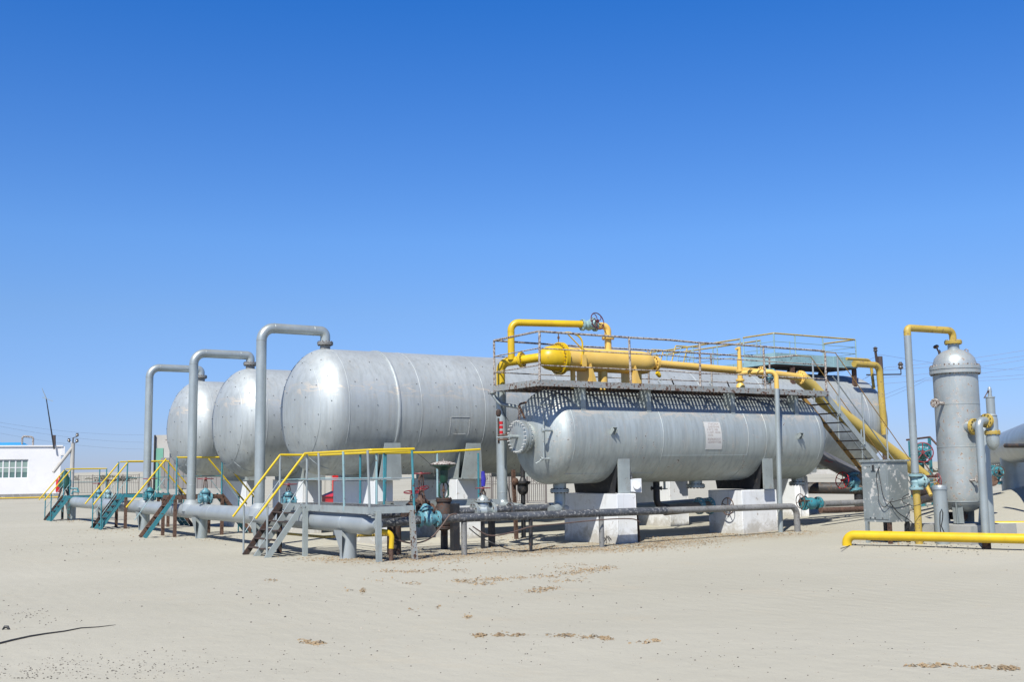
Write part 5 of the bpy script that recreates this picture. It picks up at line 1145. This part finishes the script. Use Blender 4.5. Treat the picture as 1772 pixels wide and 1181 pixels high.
m = MB('mint'); k0 = L_*.12; m.hexa([Q(k0, -.05, z0), Q(L_*.62, -.05, z0), Q(L_*.62, -.002, z0), Q(k0, -.002, z0), Q(k0, -.05, z0+(z1-z0)*.76), Q(L_*.62, -.05, z0+(z1-z0)*.76), Q(L_*.62, -.002, z0+(z1-z0)*.76), Q(k0, -.002, z0+(z1-z0)*.76)]); m.build('door', t, smooth=False)
m = MB('blacksteel'); m.bar(Q(.1, -.1, z0), Q(.1, -.1, z1), .08, .08); m.build('drainpipe', t)
t, Q, L_, z0, z1 = cabin('grey ribbed container cabin behind the farthest large tank', 277, 412, 792, 845, 58, 3, 'greywall', ribs=True)
for k in (.03, .35, .65, .93): m = MB('concrete'); m.hexa([Q(L_*k, -.2, -.2), Q(L_*k+.9, -.2, -.2), Q(L_*k+.9, .6, -.2), Q(L_*k, .6, -.2), Q(L_*k, -.2, z0-.01), Q(L_*k+.9, -.2, z0-.01), Q(L_*k+.9, .6, z0-.01), Q(L_*k, .6, z0-.01)]); m.build('footing', t, smooth=False)
t, Q, L_, z0, z1 = cabin('pale grey locker with dark stencil marks behind the tallest goose-neck', 430, 446, 821, 866, 46, .6, 'palewall', 'locker', 'locker')
t, Q, L_, z0, z1 = cabin('beige ribbed locker behind the red sand box', 553, 575, 819, 872, 44, .6, 'palewall', 'locker', 'locker', True)
m = MB('redbright'); m.hexa([Q(L_, -.05, z0), Q(L_+.12, -.05, z0), Q(L_+.12, 0, z0), Q(L_, 0, z0), Q(L_, -.05, z1), Q(L_+.12, -.05, z1), Q(L_+.12, 0, z1), Q(L_, 0, z1)]); m.hexa([Q(L_+.121, -.05, z1-.35), Q(L_+.35, -.05, z1-.3), Q(L_+.35, 0, z1-.3), Q(L_+.121, 0, z1-.35), Q(L_+.121, -.05, z1-.05), Q(L_+.35, -.05, z1-.05), Q(L_+.35, 0, z1-.05), Q(L_+.121, 0, z1-.05)]); m.build('red_edge_board', t, smooth=False)
# red sand box with sloping lid
a = W(557, 872, d=38); c = W(577, 872, d=37.2); u_ = c-a; u_.z = 0; L_ = u_.length; u_.normalize(); v_ = V((-u_.y, u_.x, 0)); v_ = v_ if v_.dot(f0) > 0 else -v_
zt = W(567, 852, d=38).z; zm = W(567, 860, d=38).z; z0 = max(0, a.z); o_ = V((a.x, a.y, 0))
def Q(x, y, z): return o_+u_*x+v_*y+V((0, 0, z))
t = thing('sand_box', 'bright red fire sand box with a sloping lid behind the near platform', 'box', o_)
m = MB('redbright'); m.hexa([Q(0, 0, 0), Q(L_, 0, 0), Q(L_, .35, 0), Q(0, .35, 0), Q(0, 0, zm), Q(L_, 0, zm), Q(L_, .35, zt-.02), Q(0, .35, zt-.02)]); m.build('box_body', t, smooth=False)
m = MB('redbright'); m.hexa([Q(-.03, -.04, zm+.0), Q(L_+.03, -.04, zm), Q(L_+.03, .37, zt-.01), Q(-.03, .37, zt-.01), Q(-.03, -.04, zm+.03), Q(L_+.03, -.04, zm+.03), Q(L_+.03, .37, zt+.02), Q(-.03, .37, zt+.02)]); m.build('lid', t, smooth=False)
# dark valve posts in the gap left of the left white block
q = W(893, 850, y=23.6); t = thing('gauge_post', 'brown gauge post with crossed rods in the gap below the manway', 'gauge post', (q.x, q.y, 0)); b0 = V((q.x, q.y, 0))
m = MB('rust'); m.bar(b0+V((0, 0, -.2)), b0+V((-.08, 0, 1.75)), .08, .08); m.build('post', t, smooth=False)
m = MB('rust'); m.lathe(b0+V((-.08, -.05, 1.45)), (0, -1, 0), [(0, .08), (.05, .1), (.08, .05)], 14); m.build('gauge', t)
m = MB('cable'); m.path([b0+V((-.05, 0, .6)), b0+V((-.2, 0, 1.1)), b0+V((-.28, 0, 1.45)), b0+V((-.35, 0, 1.4))], .015, 6); m.build('cable', t)
q = W(905, 850, y=23.9); m = MB('blacksteel'); m.tube((q.x, q.y, -.2), (q.x, q.y, 1.9), .06, 10); m.lathe((q.x, q.y, 1.1), (0, 0, 1), [(0, .06), (.06, .12), (.12, .14), (.26, .14), (.30, .2), (.34, .2), (.36, .1), (.45, .06)], 14); m.build('bottom_valve_post', None, 'black valve column just right of the brown gauge post', 'valve')
q = W(868, 640, y=20.5)
# red tagged gauge cluster on the vertical drain pipe
q = W(866, 750, y=21.85); t = thing('gauge_cluster', 'red tagged gauge cluster with a rusty fork clamped on the vertical grey pipe', 'gauge', q)
m = MB('darkrust'); m.tube(q+V((-.05, 0, -.25)), q+V((-.05, 0, .35)), .025, 8); m.lathe(q+V((-.06, -.02, .38)), (0, 0, 1), [(0, .03), (.05, .06), (.14, .06), (.18, .02)], 10); m.build('stem', t)
m = MB('redbright')
for z in (-.02, .1, .2): m.tube(q+V((-.01, -.05, z)), q+V((-.01, -.05, z+.07)), .045, 8)
m.build('red_tag', t)
m = MB('rust'); m.tube(q+V((-.1, -.04, -.06)), q+V((.32, -.2, -.04)), .02, 8); m.tube(q+V((-.1, -.04, -.16)), q+V((.3, -.2, -.14)), .02, 8); m.torus(q+V((.1, -.12, -.05)), (1, 0, 0), .05, .018, 12, 6); m.build('fork', t)

# shrubs on the far dunes (single bushes)
rnd = random.Random(3)
bm_ = MB('brush')
for k in range(150):
    a = rnd.uniform(0, 6.28); r = rnd.random()**.5; p = V((r*math.cos(a)*1.4, r*math.sin(a)*1.4, rnd.uniform(0, 1.2)*(1.15-r))); s_ = rnd.uniform(.1, .28)
    d = V((rnd.uniform(-1, 1), rnd.uniform(-1, 1), rnd.uniform(.2, 1))).normalized(); e = d.orthogonal().normalized()
    bm_.add([p, p+d*s_+e*s_*.4, p+d*s_*2, p+d*s_-e*s_*.4], [(0, 1, 2, 3)])
bush0 = bm_.build('desert_bush', None, 'low grey green desert bush on the far dunes', 'bush', 'small bushes on the far dunes', loc=(0, 0, 0), smooth=False)
spots = [(rnd.uniform(120, 270), rnd.uniform(300, 480)) for _ in range(13)]+[(rnd.uniform(1412, 1445), rnd.uniform(240, 400)) for _ in range(9)]+[(rnd.uniform(1590, 1640), 260) for _ in range(4)]
for i, (px, d) in enumerate(spots):
    o = bush0 if i == 0 else bush0.copy()
    if i: LINK(o)
    p = W(px, 820, d=d); o.location = (p.x, p.y, gz(p.x, p.y)-.05); sc = rnd.uniform(.7, 2.0); o.scale = (sc, sc, sc*rnd.uniform(.6, 1)); o.rotation_euler = (0, 0, rnd.uniform(0, 6))
# far pale low wall at right
t, Q, L_, z0, z1 = cabin('long low pale wall far away right of the smaller tank', 1404, 1446, 813, 821, 180, 2, 'palewall', 'wall', 'boundary_wall')

# ---------------------------------------------------------------- litter on the sand
def clump_mesh(name, clusters, mat, kind_label, cat, blade=True, seed=1):
    rn = random.Random(seed); m = MB(mat)
    for (px, py, sx, sy, n, sz) in clusters:
        for _ in range(n):
            p = W(px+rn.gauss(0, sx), min(1178, py+rn.gauss(0, sy)), z=0)
            if abs(p.x) > 200: continue
            z = gz(p.x, p.y); s_ = sz*rn.uniform(.5, 1.6); a = rn.uniform(0, 6.28)
            if blade:
                L = s_*rn.uniform(1, 3.2); d = V((math.cos(a), math.sin(a), 0)); b0 = V((p.x, p.y, z-.004)); h = s_*rn.uniform(.1, .7)
                wd = d.cross(V((0, 0, 1)))*s_*rn.uniform(.12, .4); q0 = b0-d*L/2; q1 = b0+V((0, 0, h)); q2 = b0+d*L/2
                m.add([q0-wd*.2, q0+wd*.2, q1+wd+V((0, 0, -h*.3)), q1-wd, q2+wd*.2, q2-wd*.2], [(0, 1, 2, 3), (3, 2, 4, 5)])
            else:
                c = V((p.x, p.y, z+s_*.1)); R_ = [V((rn.uniform(.6, 1)*s_*math.cos(t_), rn.uniform(.6, 1)*s_*math.sin(t_), 0)) for t_ in (0, 1.2, 2.5, 3.8, 5.1)]
                tp_ = V((rn.uniform(-.2, .2)*s_, rn.uniform(-.2, .2)*s_, s_*rn.uniform(.4, .8)))
                vs = [c+v+V((0, 0, -s_*.3)) for v in R_]+[c+v*.8+V((0, 0, s_*.25)) for v in R_]+[c+tp_]
                fs = [(i, (i+1) % 5, 5+(i+1) % 5, 5+i) for i in range(5)]+[(5+i, 5+(i+1) % 5, 10) for i in range(5)]
                m.add(vs, fs)
    m.build(name, None, kind_label, cat, kind='stuff', loc=(0, 0, 0), smooth=False)
cl = []; cl2 = []
for px, py, n, sx in ((690, 993, 70, 22), (725, 993, 50, 12), (750, 990, 30, 6), (795, 992, 24, 10), (665, 1008, 14, 20), (715, 1013, 16, 8), (800, 1008, 60, 10), (830, 1012, 50, 12), (835, 1005, 50, 14), (865, 1004, 60, 12), (900, 1002, 40, 12), (945, 998, 50, 16), (990, 992, 80, 16), (1020, 987, 110, 16), (1050, 984, 70, 10), (1000, 978, 30, 22), (960, 983, 20, 16), (925, 1022, 50, 12), (945, 1018, 50, 8), (960, 1016, 20, 8), (975, 1005, 30, 18), (1010, 1003, 8, 16), (810, 1068, 30, 4), (832, 1098, 50, 5), (865, 1098, 60, 6), (895, 1098, 30, 8), (975, 1100, 40, 12), (1020, 1103, 30, 12), (1050, 1105, 60, 6), (1133, 1108, 40, 5), (1110, 1112, 10, 14), (545, 1115, 45, 10), (530, 1111, 25, 6), (627, 1026, 22, 2), (470, 1009, 14, 7), (598, 1025, 6, 4), (715, 1054, 8, 6), (760, 1050, 8, 3), (1630, 1155, 30, 20), (1740, 1160, 70, 14), (1590, 1156, 20, 10), (1690, 1158, 20, 16)):
    cl.append((px, py, sx*.9, 1.7, int(n*1.6), .026)); cl2.append((px, py, sx*1.0, 1.8, int(n*.30), .016))
for px, py, n, sx, sy in ((740, 968, 300, 50, 7), (690, 970, 200, 40, 4), (600, 972, 160, 40, 3), (560, 965, 90, 30, 3), (820, 958, 300, 40, 6), (900, 953, 350, 45, 6), (1000, 951, 500, 60, 4), (1100, 948, 500, 45, 4), (1180, 942, 400, 40, 4), (1280, 931, 350, 50, 2.5), (1370, 929, 120, 30, 2.5), (1150, 935, 100, 30, 3), (900, 935, 140, 40, 6), (700, 950, 100, 30, 5), (900, 874, 200, 30, 2), (690, 868, 200, 16, 3), (1650, 945, 120, 40, 2), (1540, 945, 60, 30, 2), (130, 903, 60, 30, 2), (200, 918, 80, 30, 2), (300, 928, 80, 40, 2), (350, 935, 60, 40, 2), (1720, 838, 60, 8, 3), (1750, 842, 30, 10, 2)):
    cl.append((px, py, sx, sy, int(n*1.6), .026)); cl2.append((px, py, sx, sy, int(n*.35), .018))
clump_mesh('earth_clods', cl2, 'clod', 'brown crusted clods lying in streaks on the sand', 'earth clods', False, 21)
clump_mesh('straw_litter', cl, 'straw', 'dry brown straw and clods scattered over the sand in front of the tanks', 'litter', True, 5)
cl = [(60, 1165, 60, 12, 170, .008), (150, 1150, 70, 12, 130, .007), (260, 1160, 50, 14, 110, .008), (60, 1070, 40, 10, 90, .010), (400, 1150, 120, 16, 120, .008), (900, 1120, 300, 25, 160, .008), (1400, 1130, 200, 25, 110, .008), (700, 1040, 300, 25, 160, .012), (150, 940, 120, 15, 120, .016), (1300, 1000, 250, 25, 90, .012), (1640, 950, 60, 6, 160, .018)]
clump_mesh('gravel', cl, 'pebble', 'small scattered pebbles and grit on the sand', 'gravel', False, 9)
# dark cord and scrap in the left foreground
P_ = [(-60, 1131), (0, 1119.5), (20, 1114), (50, 1107), (80, 1102), (110, 1098), (140, 1092), (170, 1090), (200, 1086)]
m = MB('cable'); pts = [W(px, py, z=0)+V((0, 0, gz(*W(px, py, z=0).xy)+.004)) for px, py in P_]
m.path(pts, [.016, .016, .016, .015, .013, .011, .009, .006, .002], 7); m.build('cord', None, 'half buried dark cord on the sand at the bottom left', 'cord')
q = W(11, 1092, z=0); m = MB('blacksteel'); b0 = V((q.x, q.y, gz(q.x, q.y))); m.path([b0+r0*-.045+V((0, 0, .0)), b0+r0*-.015+V((0, 0, .035)), b0+r0*.01+V((0, 0, .032)), b0+r0*.045+V((0, 0, -.01))], [.008, .018, .018, .006], 6); m.build('rubber_scrap', None, 'small black curved scrap above the cord at the bottom left', 'scrap')
